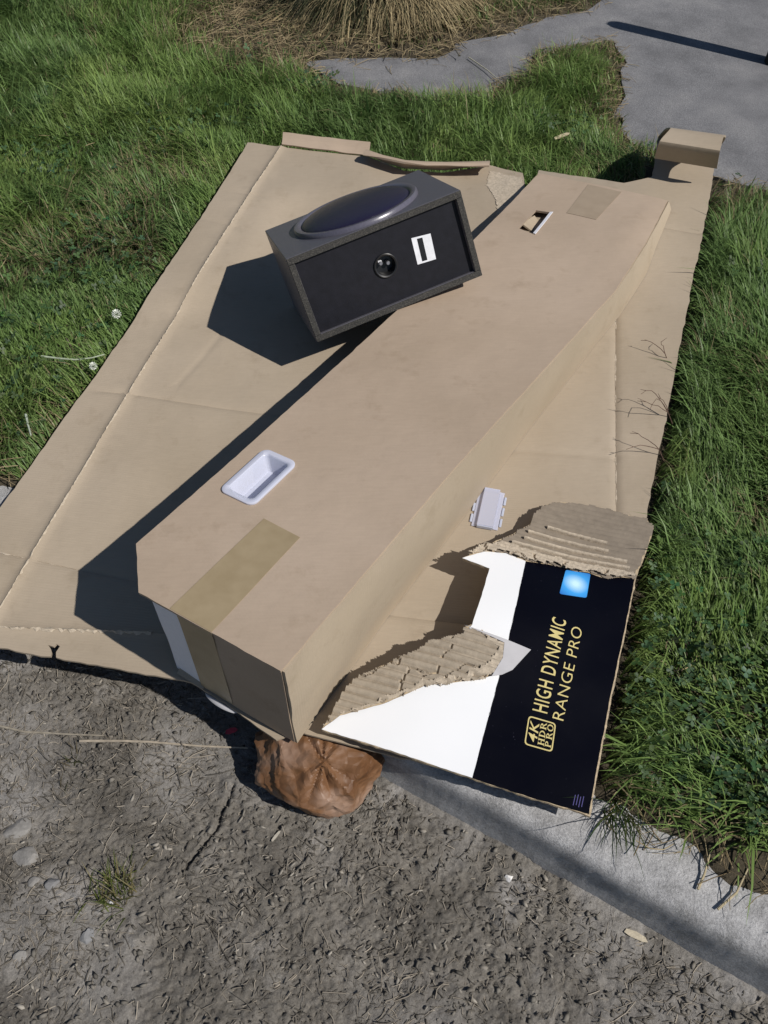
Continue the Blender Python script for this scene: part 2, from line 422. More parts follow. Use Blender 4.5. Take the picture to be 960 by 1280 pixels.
def leafmat(name, trans=0.3, rough=0.5, attr='Col'):
    m, nt, b = mat_new(name)
    a = N(nt, 'ShaderNodeAttribute', attribute_name=attr)
    nt.links.new(a.outputs['Color'], b.inputs['Base Color'])
    b.inputs['Roughness'].default_value = rough; b.inputs['Specular IOR Level'].default_value = 0.22
    if trans:
        t = N(nt, 'ShaderNodeBsdfTranslucent'); mx = N(nt, 'ShaderNodeMixShader'); mx.inputs[0].default_value = trans
        nt.links.new(a.outputs['Color'], t.inputs[0]); nt.links.new(b.outputs[0], mx.inputs[1]); nt.links.new(t.outputs[0], mx.inputs[2])
        nt.links.new(mx.outputs[0], nt.nodes['Material Output'].inputs[0])
    return m

M = {}
M['card'] = cardboard('cardboard_sheet', (0.378, 0.314, 0.236), 0.12, .2)
M['card_box'] = cardboard('cardboard_box', (0.425, 0.335, 0.252), 1.0, 0.06)
M['card_side'] = cardboard('cardboard_box_side', (0.415, 0.342, 0.252), 1.0, 0.2)
M['torn'] = simple('torn_paper', (0.47, 0.40, 0.31), 0.9, 0.2, 160, 0.6, 500, 0.1)
M['flute'] = simple('corrugated_medium', (0.36, 0.305, 0.235), 0.9, 0.12, 90, 0.3, 400, 0.1)
M['liner'] = simple('inner_liner', (0.25, 0.21, 0.165), 0.9, 0.1, 60, 0.2, 300, 0.1)
M['edge'] = simple('board_edge', (0.5, 0.4, 0.27), 0.9, 0.25, 200, 0.6, 600, 0.1)
M['white_paper'] = simple('white_print', (0.86, 0.87, 0.88), 0.35, 0.01, 10, 0.0, None, 0.4)
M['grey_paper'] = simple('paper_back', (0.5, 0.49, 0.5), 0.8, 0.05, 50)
M['foam'] = simple('polystyrene', (0.82, 0.82, 0.86), 0.7, 0.03, 200, 0.3, 300)
M['gold'] = simple('gold_print', (0.62, 0.52, 0.22), 0.4, 0.08, 60, 0, None, 0.4)
M['purple'] = simple('violet_print', (0.10, 0.09, 0.24), 0.4, 0.1, 60)
M['vinyl'] = simple('black_vinyl', (0.105, 0.102, 0.118), 0.40, 0.15, 300, 0.25, 900, 0.45)
M['panel'] = simple('black_board', (0.009, 0.009, 0.013), 0.5, 0.2, 60, 0.15, 500, 0.3)
M['rim'] = simple('driver_rim', (0.11, 0.105, 0.135), 0.28, 0.1, 200, 0.1, 600, 0.6)
M['cone'] = simple('driver_grille', (0.018, 0.015, 0.038), 0.28, 0.2, 400, 0.4, 1400, 0.5)
M['metal'] = simple('bright_metal', (0.35, 0.35, 0.37), 0.45, 0.1, 200, 0, None, 0.5, 0.9)
M['black_pl'] = simple('black_plastic', (0.012, 0.012, 0.013), 0.35, 0.1, 100, 0, None, 0.5)
M['silver'] = simple('silver_label', (0.78, 0.79, 0.82), 0.3, 0.08, 80, 0.1, 300, 0.5)
M['post'] = simple('dark_post', (0.02, 0.021, 0.018), 0.6, 0.25, 30, 0.4, 120)

def mdf():
    m, nt, b = mat_new('worn_mdf_edge')
    tc = N(nt, 'ShaderNodeTexCoord')
    v = N(nt, 'ShaderNodeTexNoise', scale=420, detail=5, rough=0.7); nt.links.new(tc.outputs['Object'], v.inputs['Vector'])
    r = ramp(nt, [(0.38, (.018, .018, .017)), (0.53, (.04, .038, .034)), (0.70, (.12, .112, .095))])
    nt.links.new(v.outputs['Fac'], r.inputs[0]); nt.links.new(r.outputs[0], b.inputs['Base Color'])
    b.inputs['Roughness'].default_value = 0.85
    bp = N(nt, 'ShaderNodeBump', strength=0.6, dist=0.001); nt.links.new(v.outputs['Fac'], bp.inputs['Height']); nt.links.new(bp.outputs[0], b.inputs['Normal'])
    return m
M['mdf'] = mdf()

def plastic():
    m, nt, b = mat_new('white_translucent_plastic')
    b.inputs['Base Color'].default_value = (.60, .64, .76, 1); b.inputs['Roughness'].default_value = .3
    t = N(nt, 'ShaderNodeBsdfTranslucent'); t.inputs[0].default_value = (.72, .75, .85, 1)
    tr = N(nt, 'ShaderNodeBsdfTransparent'); mx = N(nt, 'ShaderNodeMixShader'); mx.inputs[0].default_value = .25
    nt.links.new(b.outputs[0], mx.inputs[1]); nt.links.new(t.outputs[0], mx.inputs[2])
    nt.links.new(mx.outputs[0], nt.nodes['Material Output'].inputs[0])
    return m
M['plastic'] = plastic()

def clearplastic(nm, tr_):
    m, nt, b = mat_new(nm)
    b.inputs['Base Color'].default_value = (.74, .77, .91, 1); b.inputs['Roughness'].default_value = .25
    tr = N(nt, 'ShaderNodeBsdfTransparent'); tr.inputs[0].default_value = (.92, .91, .94, 1)
    mx = N(nt, 'ShaderNodeMixShader'); mx.inputs[0].default_value = tr_
    nt.links.new(b.outputs[0], mx.inputs[1]); nt.links.new(tr.outputs[0], mx.inputs[2])
    nt.links.new(mx.outputs[0], nt.nodes['Material Output'].inputs[0])
    return m
M['clear'] = clearplastic('thin_clear_plastic', .55)
M['handle'] = clearplastic('milky_plastic', .30)

def tape(nm, ca_, cb_):
    m, nt, b = mat_new(nm)
    tc = N(nt, 'ShaderNodeTexCoord')
    no = N(nt, 'ShaderNodeTexNoise', scale=30, detail=6); nt.links.new(tc.outputs['Object'], no.inputs['Vector'])
    r = ramp(nt, [(0.3, ca_), (0.7, cb_)])
    nt.links.new(no.outputs['Fac'], r.inputs[0]); nt.links.new(r.outputs[0], b.inputs['Base Color'])
    b.inputs['Roughness'].default_value = .27; b.inputs['Specular IOR Level'].default_value = .45
    bp = N(nt, 'ShaderNodeBump', strength=.25, dist=.001); nt.links.new(no.outputs['Fac'], bp.inputs['Height']); nt.links.new(bp.outputs[0], b.inputs['Normal'])
    return m
M['tape'] = tape('brown_packing_tape', (.315, .245, .145), (.365, .288, .178))
M['tape2'] = tape('thin_packing_tape', (.345, .268, .185), (.385, .302, .212))

def blackprint():
    m, nt, b = mat_new('black_print')
    tc = N(nt, 'ShaderNodeTexCoord')
    v = N(nt, 'ShaderNodeTexNoise', scale=170, detail=7, rough=.75); nt.links.new(tc.outputs['Object'], v.inputs['Vector'])
    r = ramp(nt, [(0.66, (.0022, .0024, .0055)), (0.73, (.06, .06, .085))]); nt.links.new(v.outputs['Fac'], r.inputs[0])
    nt.links.new(r.outputs[0], b.inputs['Base Color'])
    w = N(nt, 'ShaderNodeTexNoise', scale=9, detail=4); nt.links.new(tc.outputs['Object'], w.inputs['Vector'])
    r2 = ramp(nt, [(0.3, (.28, .28, .28)), (0.7, (.45, .45, .45))]); nt.links.new(w.outputs['Fac'], r2.inputs[0]); nt.links.new(r2.outputs[0], b.inputs['Roughness'])
    b.inputs['Specular IOR Level'].default_value = .12
    return m
M['black'] = blackprint()

def blueprint(cx, cy):
    m, nt, b = mat_new('blue_square_print')
    tc = N(nt, 'ShaderNodeTexCoord')
    mp = N(nt, 'ShaderNodeMapping'); mp.inputs['Location'].default_value = (-cx / .045, -cy / .045, 0); mp.inputs['Scale'].default_value = (1 / .045, 1 / .045, 0)
    nt.links.new(tc.outputs['Object'], mp.inputs[0])
    g = N(nt, 'ShaderNodeTexGradient', gradient_type='SPHERICAL'); nt.links.new(mp.outputs[0], g.inputs[0])
    r = ramp(nt, [(0.0, (.03, .17, .55)), (0.45, (.06, .38, .85)), (0.9, (.6, .88, 1))]); nt.links.new(g.outputs['Fac'], r.inputs[0])
    nt.links.new(r.outputs[0], b.inputs['Base Color']); b.inputs['Roughness'].default_value = .35
    return m

def soilmat(name, stops, sc=6, dust=False):
    m, nt, b = mat_new(name)
    tc = N(nt, 'ShaderNodeTexCoord')
    a = N(nt, 'ShaderNodeTexNoise', scale=sc, detail=9, rough=.65); nt.links.new(tc.outputs['Object'], a.inputs['Vector'])
    r = ramp(nt, stops); nt.links.new(a.outputs['Fac'], r.inputs[0])
    f = N(nt, 'ShaderNodeTexNoise', scale=230, detail=6, rough=.75); nt.links.new(tc.outputs['Object'], f.inputs['Vector'])
    r2 = ramp(nt, [(0.3, (.62, .61, .6)), (0.68, (1.28, 1.27, 1.25))]); nt.links.new(f.outputs['Fac'], r2.inputs[0])
    mx = N(nt, 'ShaderNodeMix', data_type='RGBA', blend_type='MULTIPLY'); mx.inputs[0].default_value = 1
    nt.links.new(r.outputs[0], mx.inputs[6]); nt.links.new(r2.outputs[0], mx.inputs[7]); nt.links.new(mx.outputs[2], b.inputs['Base Color'])
    b.inputs['Roughness'].default_value = .92; b.inputs['Specular IOR Level'].default_value = .15
    bp = N(nt, 'ShaderNodeBump', strength=.8, dist=.004); nt.links.new(f.outputs['Fac'], bp.inputs['Height']); nt.links.new(bp.outputs[0], b.inputs['Normal'])
    if dust:
        a2 = N(nt, 'ShaderNodeAttribute', attribute_name='Col')
        m3 = N(nt, 'ShaderNodeMix', data_type='RGBA', blend_type='MULTIPLY'); m3.inputs[0].default_value = 1
        nt.links.new(mx.outputs[2], m3.inputs[6]); nt.links.new(a2.outputs['Color'], m3.inputs[7]); nt.links.new(m3.outputs[2], b.inputs['Base Color'])
    return m
M['soil'] = soilmat('dry_soil', [(0.3, (.135, .126, .113)), (0.55, (.20, .189, .172)), (0.72, (.27, .262, .255))], 6, True)
M['lawn'] = soilmat('lawn_soil', [(0.3, (.045, .038, .025)), (0.6, (.095, .08, .056)), (0.75, (.15, .13, .095))], 20)
M['kerb'] = soilmat('kerb_concrete', [(0.3, (.27, .27, .27)), (0.5, (.42, .42, .425)), (0.72, (.54, .54, .545))], 18)
M['path'] = soilmat('path_asphalt', [(0.3, (.14, .142, .15)), (0.5, (.20, .202, .212)), (0.72, (.265, .265, .27))], 5)

M['grass'] = leafmat('grass_blades', .35, .42)
M['clover'] = leafmat('clover_leaves', .2, .45)
M['straw'] = leafmat('straw_fibres', 0, .8)

# ------------------------------------------------------------------ ground frames
K0 = np.array([0.411, 0.402]); KE = np.array([0.864, -0.5035]); KN = np.array([0.5035, 0.864])
def k2w(s, q): return K0[0] + KE[0] * s + KN[0] * q, K0[1] + KE[1] * s + KN[1] * q
def w2k(x, y):
    dx = x - K0[0]; dy = y - K0[1]
    return dx * KE[0] + dy * KE[1], dx * KN[0] + dy * KN[1]

def axis(a, b, step, far_lo, far_hi):
    c = list(np.arange(a, b + step * .5, step))
    lo = [a]; d = step
    while lo[-1] > far_lo: d *= 1.6; lo.append(max(lo[-1] - d, far_lo))
    hi = [b]; d = step
    while hi[-1] < far_hi: d *= 1.6; hi.append(min(hi[-1] + d, far_hi))
    return np.array(lo[::-1][:-1] + c + hi[1:])

def grid_faces(nu, nv):
    i = np.arange(nu - 1)[:, None] * nv + np.arange(nv - 1)[None, :]
    return np.stack([i, i + nv, i + nv + 1, i + 1], -1).reshape(-1, 4)

def mk_fast(name, V, F, mat, smooth=True, col=None, kind=None):
    """quick mesh from numpy arrays; F is (n,3) or (n,4) or a list of such arrays"""
    me = bpy.data.meshes.new(name)
    Fs = F if isinstance(F, list) else [F]
    V = np.asarray(V, np.float32)
    me.vertices.add(len(V)); me.vertices.foreach_set('co', V.ravel())
    loops = np.concatenate([f.ravel() for f in Fs]).astype(np.int32)
    tot = np.concatenate([np.full(len(f), f.shape[1]) for f in Fs]).astype(np.int32)
    start = np.concatenate([[0], np.cumsum(tot)[:-1]]).astype(np.int32)
    me.loops.add(len(loops)); me.loops.foreach_set('vertex_index', loops)
    me.polygons.add(len(tot)); me.polygons.foreach_set('loop_start', start)
    me.update(calc_edges=True); me.validate()
    if smooth: me.polygons.foreach_set('use_smooth', np.ones(len(me.polygons), bool))
    if col is not None:
        a = me.attributes.new('Col', 'FLOAT_COLOR', 'POINT')
        c = np.ones((len(V), 4), np.float32); c[:, :3] = col; a.data.foreach_set('color', c.ravel())
    me.materials.append(mat)
    o = bpy.data.objects.new(name, me); COL.objects.link(o)
    if kind: o['kind'] = kind
    return o

SHEET = D['sheet']; FLAP = D['flap']
def wobbly(pts, step, amp):
    p = resample(pts, step); k = np.arange(len(p)) * .45
    return [tuple(q) for q in p + amp * np.column_stack([vnoise(k, k * 0 + 3, 77) - .5, vnoise(k, k * 0 + 9, 78) - .5])]
PATH = wobbly(D['path'], .05, .06) + [(6, 1.6), (30, 10), (30, 30), (1.5, 30), (0.95, 4.2)] + wobbly(D['path_top'], .06, .05)

# ------------------------------------------------------------------ bare soil (lower level)
TUFT = D['tuft']
def dust_f(x, y):
    d = np.clip((fbm(x, y, .13, 4, 21) - .50) * 5, 0, 1)
    for c, r in (((-.60, .36), .09), ((.05, .20), .10), ((-.70, .68), .12), ((-.45, .30), .07)):
        d = np.maximum(d, np.clip(1.4 - np.hypot(x - c[0], y - c[1]) / r + .8 * (fbm(x, y, .05, 3, 23) - .5), 0, 1))
    return d
def soil_h(x, y):
    z = -0.122 + 0.018 * (fbm(x, y, .22, 3, 3) - .5)
    dust = dust_f(x, y)
    clod = np.clip(1.25 - np.hypot((x - .30) * .8, y - .28) / .26, 0, 1)
    cl2 = np.abs(fbm(x, y, .035, 3, 27) - .5) * 2
    z = z + clod * .005 * np.clip(cl2 * 2 - .25, -.3, .7)
    rough = 1.12 - .85 * dust
    rid = 1 - np.abs(2 * fbm(x, y, .055, 4, 5) - 1)
    z = z + rough * 0.007 * (rid - .75)
    z = z + rough * 0.008 * (fbm(x, y, .022, 4, 8) - .5)
    ang = 6.3 * fbm(x, y, .2, 2, 31)
    ca, sa = np.cos(ang), np.sin(ang)
    u = x * ca + y * sa; v = -x * sa + y * ca
    fib = fbm(u / 7, v, .008, 3, 14)
    z = z + rough * 0.0030 * np.clip(np.abs(fib - .5) * -5 + .6, -.8, 1)
    z = z + (.002 + .004 * rough) * (fbm(x, y, .009, 3, 44) - .5) + .0035 * rough * (np.abs(fbm(x, y, .013, 2, 47) - .5) < .03) * -1
    # one open crack
    c = np.array(D['crack'], float)
    wob = .012 * (fbm(x, y, .03, 2, 51) - .5)
    d = seg_dist(x + wob, y + wob, [c[0], (c[0] + c[1]) / 2 + (.012, -.006), c[1]])
    z = z - .014 * np.exp(-(d / .004) ** 2) + .004 * np.exp(-(d / .018) ** 2)
    return z
sa_ = axis(-1.45, .35, .0032, -30, 30); qa_ = axis(-.85, 0.03, .0032, -30, .03)
SS, QQ = np.meshgrid(sa_, qa_, indexing='ij')
X, Y = k2w(SS, QQ)
Z = soil_h(X, Y)
df = dust_f(X, Y).reshape(-1, 1); mot = fbm(X, Y, .05, 4, 29).reshape(-1, 1)
SC = (np.array([.94, .925, .90]) * (1 - df) + np.array([1.28, 1.29, 1.32]) * df) * (.72 + .56 * mot)
o = mk_fast('soil', np.stack([X, Y, Z], -1).reshape(-1, 3), grid_faces(len(sa_), len(qa_)), M['soil'], True, SC)
tag(o, 'bare dry grey soil in the gutter strip below the kerb', kind='structure')

# ------------------------------------------------------------------ concrete kerb
prof = [(-.006, -.22), (-.005, -.15), (-.003, -.12), (.0, -.10), (.002, -.075), (.003, -.05), (.004, -.03), (.007, -.015), (.014, -.006), (.03, -.001), (.05, .001), (.065, .001), (.08, .0), (.095, -.001), (.11, -.002), (.125, -.004), (.14, -.01), (.142, -.22)]
ks = axis(-1.5, .4, .0035, -30, 30)
pq = np.array([p[0] for p in prof]); pz = np.array([p[1] for p in prof])
SS, PQ = np.meshgrid(ks, pq, indexing='ij'); _, PZ = np.meshgrid(ks, pz, indexing='ij')
wear = (fbm(SS, PQ * 2 + PZ * 3, .05, 4, 61) - .5)
edge = np.exp(-((PQ - .003) / .025) ** 2) * (PZ > -.06)
PQ2 = PQ + (fbm(SS, PQ + PZ, .25, 2, 61) - .5) * .008 + (fbm(SS, PQ * 2 + PZ * 3, .015, 3, 62) - .5) * .0010
PZ2 = PZ + (fbm(SS, PQ, .012, 3, 70) - .5) * .004 + (fbm(SS, PQ, .2, 2, 71) - .5) * .006 * (PZ > -.2)
X, Y = k2w(SS, PQ2)
o = mk_fast('kerb', np.stack([X, Y, PZ2], -1).reshape(-1, 3), grid_faces(len(ks), len(prof)), M['kerb'])
tag(o, 'worn grey concrete kerb between soil and grass', kind='structure')

# ------------------------------------------------------------------ lawn soil and path
def q_start(s): return .035 + .09 * fbm(s, s * 0, .11, 4, 91)
def lawn_h(x, y):
    s, q = w2k(x, y)
    z = 0.012 * (fbm(x, y, .3, 3, 81) - .5) + 0.012 * (fbm(x, y, .04, 4, 83) - .5) - .012
    z = z + np.where(q < .3, np.clip((.3 - q) / .1, 0, 1) * (-.004 + .026 * np.clip((q - q_start(s)) / .035, 0, 1)), 0)
    ins = inside(x, y, SHEET)
    z = np.where(ins, np.minimum(z, -.012), z)
    dp = seg_dist(x, y, PATH, True); inp = inside(x, y, PATH)
    z = np.where(inp, np.minimum(z, -.035), z - .012 * np.exp(-dp / .05))
    return z
sa2 = axis(-2.6, 1.2, .016, -60, 60); qa2 = axis(.09, 3.6, .012, .09, 60)
SS, QQ = np.meshgrid(sa2, qa2, indexing='ij')
X, Y = k2w(SS, QQ)
Qe = QQ + np.where(QQ < .25, (q_start(SS) - .006 - .09) * (1 - np.clip((QQ - .09) / .16, 0, 1)), 0)
X, Y = k2w(SS, Qe)
Z = lawn_h(X, Y)
o = mk_fast('lawn_ground', np.stack([X, Y, Z], -1).reshape(-1, 3), grid_faces(len(sa2), len(qa2)), M['lawn'])
tag(o, 'dark thatchy earth under the lawn', kind='structure')

pv = plate(PATH, lambda x, y: -.016 + .006 * (fbm(x, y, .5, 2, 95) - .5), .08, .05)['all']
o = mk('path', *pv, M['path']); tag(o, 'grey asphalt path curving past the dry tussock', kind='structure')

# ------------------------------------------------------------------ flattened carton
c_near = D['c_near'] + [(-.12, .60)]
c_left = D['c_left'] + [(-.80, .78)]
_zs0 = kern(D['sheet_z'], .09)
CREASE = [(D['c_left'], .0045), (D['c_cross_near'], -.003), (D['c_near'], .003), (D['c_cross_mid'], -.0028), (D['c_right'], -.0035), (D['c_right_cross'], -.0025),
          (D['c_far'], -.003), (D['c_small'], -.0015), (D['c_under'], -.003), (D['c_upper'], -.002), (D['c_upper2'], -.002)]
def zs(x, y):
    z = _zs0(x, y) + .007 * (fbm(x, y, .22, 3, 101) - .5)
    for l, a in CREASE:
        d = seg_dist(x, y, l); z = z + 1.35 * a * np.exp(-(d / .006) ** 2)
    # slight hump between creases (board springs up)
    return z
def zs1(x, y): return float(zs(np.array([x]), np.array([y]))[0])

def cls(c):
    yl = np.array(c_left); yn = np.array(c_near)
    oy = np.argsort(yl[:, 1]); lx = np.interp(c[:, 1], yl[oy, 1], yl[oy, 0])
    ny = np.interp(c[:, 0], yn[:, 0], yn[:, 1])
    r = np.array(['main_panel'] * len(c), dtype=object)
    r[c[:, 0] < lx] = 'side_flap'
    r[c[:, 1] < ny] = 'near_flap'
    return r
carton = tag(empty('flattened_carton', (0.0, 1.4, .0)), 'large flattened brown cardboard carton spread over the grass, printed corner torn', 'carton')
pl = plate(SHEET, zs, .03, .005, [c[0] for c in CREASE], [c_left, [(-.95, .889)] + c_near], jag=.0008, classify=cls)
for rname, (v, f) in pl.items():
    o = mk(rname, v, f, M['card'], carton); smooth_flat(o, 40)
def strip(line, wdt, up, jag=.4, gaps=0.0, zf=zs, seed=0):
    r = resample(line, .006); n = len(r)
    tg = np.gradient(r, axis=0); tg /= np.linalg.norm(tg, axis=1)[:, None]
    nm = np.stack([-tg[:, 1], tg[:, 0]], 1)
    rs = np.random.default_rng(seed)
    a = wdt * (1 + jag * rs.normal(0, 1, n)).clip(.15, 2.2); b = wdt * (1 + jag * rs.normal(0, 1, n)).clip(.15, 2.2)
    if gaps:
        g = vnoise(np.arange(n) * .23, np.zeros(n), seed + 3) < gaps
        a[g] *= .12; b[g] *= .12
    L = r + nm * a[:, None]; R = r - nm * b[:, None]
    V = []; F = []
    for i in range(n):
        for p, dz in ((L[i], .0004), (r[i] + nm[i] * rs.normal(0, wdt * .3), up), (R[i], .0004)):
            V.append((p[0], p[1], float(zf(np.array([p[0]]), np.array([p[1]]))[0]) + dz + rs.uniform(0, .0006)))
    for i in range(n - 1):
        for k in (0, 1): F.append((i * 3 + k, i * 3 + k + 1, i * 3 + 4 + k, i * 3 + 3 + k))
    return V, F
for i, (l, w_, up, g) in enumerate(((D['c_left'], .0019, .0014, .4), (D['c_near'][:4], .0036, .003, .3), (D['c_right'], .0012, .001, .55), ([D['c_cross_near'][k] for k in (0, 1, 2)], .0012, .001, .4))):
    mk('torn_crease', *strip(l, w_, up, .5, g, seed=40 + i), M['torn'], carton)

# folded rim and torn corrugated strip on the far edge
def ribbon(cols, th, mat, name, parent, sm=True):
    """cols: list of rows of 3D points (n rows x m), thickened downwards along the normal"""
    A = np.array(cols, float); nr, nc, _ = A.shape
    du = np.gradient(A, axis=0); dv = np.gradient(A, axis=1)
    nn = np.cross(du, dv); nn /= np.linalg.norm(nn, axis=2)[..., None] + 1e-12
    B = A - nn * th
    V = np.vstack([A.reshape(-1, 3), B.reshape(-1, 3)]); n0 = nr * nc
    F = [tuple(q) for q in grid_faces(nr, nc)]
    F += [tuple(int(i) + n0 for i in q[::-1]) for q in grid_faces(nr, nc)]
    ring = [(i, 0) for i in range(nr)] + [(nr - 1, j) for j in range(1, nc)] + [(i, nc - 1) for i in range(nr - 2, -1, -1)] + [(0, j) for j in range(nc - 2, 0, -1)]
    ids = [i * nc + j for i, j in ring]
    for a, b in zip(ids, ids[1:] + ids[:1]): F.append((b, a, a + n0, b + n0))
    o = mk(name, V, F, mat, parent)
    if sm: smooth_flat(o, 40)
    return o
def lerp_rows(keys, k):
    """keys: list of (left3, right3); returns rows of k columns with slight noise, catmull-like along rows"""
    keys = np.array(keys, float)
    t = np.linspace(0, len(keys) - 1, (len(keys) - 1) * 6 + 1)
    L = np.stack([np.interp(t, np.arange(len(keys)), keys[:, 0, c]) for c in range(3)], 1)
    R = np.stack([np.interp(t, np.arange(len(keys)), keys[:, 1, c]) for c in range(3)], 1)
    for A in (L, R):
        for _ in range(3): A[1:-1] = .25 * A[:-2] + .5 * A[1:-1] + .25 * A[2:]
    u = np.linspace(0, 1, k)
    return L[:, None] * (1 - u)[None, :, None] + R[:, None] * u[None, :, None]
a0, a1 = (-.306, 2.519, zs1(-.306, 2.519) + .002), (-.047, 2.464, zs1(-.047, 2.464) + .002)
rows = lerp_rows([(a0, a1), ((-.304, 2.541, .066), (-.042, 2.485, .068)), ((-.303, 2.558, .078), (-.040, 2.500, .080))], 14)
rows[..., 2] += .004 * (fbm(rows[..., 0], rows[..., 1], .04, 2, 110) - .5)
ribbon(rows, .004, M['card_box'], 'folded_rim', carton)
b0_ = [(-.046, 2.47), (.0, 2.425), (.06, 2.395), (.12, 2.395), (.175, 2.392), (.24, 2.405), (.31, 2.415)]
front = [(-.060, 2.425, .085), (.0, 2.385, .092), (.06, 2.352, .098), (.12, 2.350, .095), (.175, 2.352, .094), (.24, 2.350, .092), (.30, 2.350, .088)]
rows = []
for k in range(9):
    f = k / 8
    rows.append([np.array((x0, y0, zs1(x0, y0) + .003)) * (1 - f) + np.array(p) * f + np.array((0, 0, .012 * math.sin(f * 3.14) + .006 * (random.random() - .5) * f)) for (x0, y0), p in zip(b0_, front)])
ribbon(np.array(rows).transpose(1, 0, 2), .005, M['card_box'], 'torn_lip', carton)
v, f = plate(D['peel'], lambda x, y: zs(x, y) + .0012 + .003 * np.clip(fbm(x, y, .03, 3, 118) - .45, 0, 1), .008, .0010, jag=.002)['all']
mk('peeled_liner', v, f, M['torn'], carton)
# end flap standing up and curling over at the far right
e = D['endflap']
rows = lerp_rows([(e[0], e[1]), (e[2], e[3]), (e[4], e[5]), (e[6], e[7]), (e[8], e[9])], 8)
ribbon(rows, .005, M['card'], 'end_flap', carton)
# white curled lip under the near edge, bent white strip beneath the printed panel
cu = np.array(D['curl'])
def curl(p0, p1, r, zoff, name, mat):
    p0 = np.array(p0, float); p1 = np.array(p1, float); d = (p1 - p0); L = np.linalg.norm(d); d /= L
    nrm = np.array((d[1], -d[0], 0)); rows = []
    for i in range(13):
        f = i / 12; wv = math.sin(f * math.pi) ** .6 * r
        rows.append([p0 + d * L * f + nrm * wv * (1 - math.cos(a)) * .5 + np.array((0, 0, zoff + wv * (math.sin(a) - .3))) for a in np.linspace(.1, 2.7, 6)])
    return ribbon(rows, .0012, mat, name, carton)
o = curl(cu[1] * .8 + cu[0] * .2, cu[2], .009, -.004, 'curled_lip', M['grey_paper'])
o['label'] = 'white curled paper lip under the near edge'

# printed panel folded over the near corner, torn
zp = kern(D['flap_z'], .09)
FE = np.array(D['flap'][4]) - np.array(D['flap'][0]); FE /= np.linalg.norm(FE); FN = np.array([-FE[1], FE[0]])
v, f = plate(FLAP, zp, .015, .006, jag=.0006)['all']
printed = mk('printed_panel', v, f, M['edge'], carton); smooth_flat(printed, 40)
printed['label'] = 'torn corner panel printed white and black with gold lettering'
def layer(poly, name, mat, up, th, res=.015, jag=0):
    v, f = plate(poly, lambda x, y: zp(x, y) + up, res, th, jag=jag)['all']
    o = sub(name, v, f, mat, printed, carton); smooth_flat(o, 40); return o
layer(D['white'], 'white_print', M['white_paper'], .0014, .0008, jag=.0003)
layer(D['black'], 'black_print', M['black'], .0014, .0008, jag=.0003)
def roundpoly(q, r=.18, n=5):
    q = [np.array(p, float) for p in q]; out = []
    for i in range(len(q)):
        a, b, c = q[i - 1], q[i], q[(i + 1) % len(q)]
        p0 = b + (a - b) * r; p2 = b + (c - b) * r
        for k in range(n + 1):
            t = k / n; out.append(tuple((1 - t) ** 2 * p0 + 2 * t * (1 - t) * b + t * t * p2))
    return out
bc = np.mean(D['blue'], 0)
M['blue'] = blueprint(bc[0], bc[1] - 1.4)
layer(roundpoly(D['blue'], .08), 'blue_square', M['blue'], .0022, .0006, .01)
# corrugation laid bare where the liner was ripped away
def corr(poly, name, mat, up, amp, wl, steps, seed, res=.0022, wobble=.006):
    P = np.array(poly); c = P.mean(0)
    uu = (P - c) @ FE; vv = (P - c) @ FN
    ua = np.arange(uu.min() - .01, uu.max() + .01, res * 1.6); va = np.arange(vv.min() - .01, vv.max() + .01, res)
    U, W = np.meshgrid(ua, va, indexing='ij')
    x = c[0] + FE[0] * U + FN[0] * W; y = c[1] + FE[1] * U + FN[1] * W
    jx = x + wobble * (fbm(x, y, .016, 3, seed) - .5) * 2; jy = y + wobble * (fbm(x, y, .016, 3, seed + 9) - .5) * 2
    ph = W + .004 * (fbm(x, y, .08, 2, seed + 4) - .5)
    z = zp(x, y) + up + amp * np.abs(np.cos(math.pi * ph / wl)) ** .8
    if steps:
        lev = np.floor(fbm(x, y, .07, 3, seed + 20) * 5)
        z = z + steps * (lev - 2)
        z = z - .0055 * (np.abs(fbm(x, y, .08, 3, seed + 30) - .5) < .013)
    z = z + .0005 * (fbm(x, y, .008, 2, seed + 40) - .5)
    keep = inside(jx, jy, poly)
    F = grid_faces(len(ua), len(va))
    k = keep.ravel(); F = F[k[F].all(1)]
    V = np.stack([x, y, z], -1).reshape(-1, 3)
    used = np.unique(F); m = -np.ones(len(V), int); m[used] = np.arange(len(used))
    o = sub(name, V[used], m[F].tolist(), mat, printed, carton)
    return o
o = corr(D['t1'], 'bared_liner', M['liner'], .0018, .0011, .0120, 0, 130)
for rx0, ry0, rx1, ry1 in D['ridges']:
    a_ = np.array((rx0, ry0)); b_ = np.array((rx1, ry1)); nseg = 34; V = []; F = []
    sd_ = FN * .0038; w1 = 0
    for i in range(nseg + 1):
        c_ = a_ + (b_ - a_) * i / nseg + FN * rng.normal(0, .0003)
        zc_ = float(zp(np.array([c_[0]]), np.array([c_[1]]))[0]) + .0022
        for m_ in range(6):
            an_ = math.pi * m_ / 5
            q3 = c_ + sd_ * math.cos(an_) * (1 + rng.normal(0, .05)); V.append((q3[0], q3[1], zc_ + .0085 * math.sin(an_) + rng.normal(0, .0002)))
    F = [tuple(q) for q in grid_faces(nseg + 1, 6)]
    sub('flute_ridge', V, F, M['torn'], printed, carton, True)
corr([D['t1'][k] for k in range(len(D['t1']))][:1] + [(.185, 1.022), (.235, 1.030), (.32, 1.004), (.40, .986), (.485, .968)] + D['t1'][14:], 'torn_edge', M['torn'], .0080, .0014, .009, .0005, 150, wobble=.009)
corr(D['t2'], 'torn_fluting', M['flute'], .0026, .0055, .0150, .00012, 160, wobble=.006)
t2e = [D['t2'][0], (-.07, .682), (.0, .704), (.07, .732), (.12, .738), (.175, .755), (.20, .785), (.165, .822)] + D['t2'][8:]
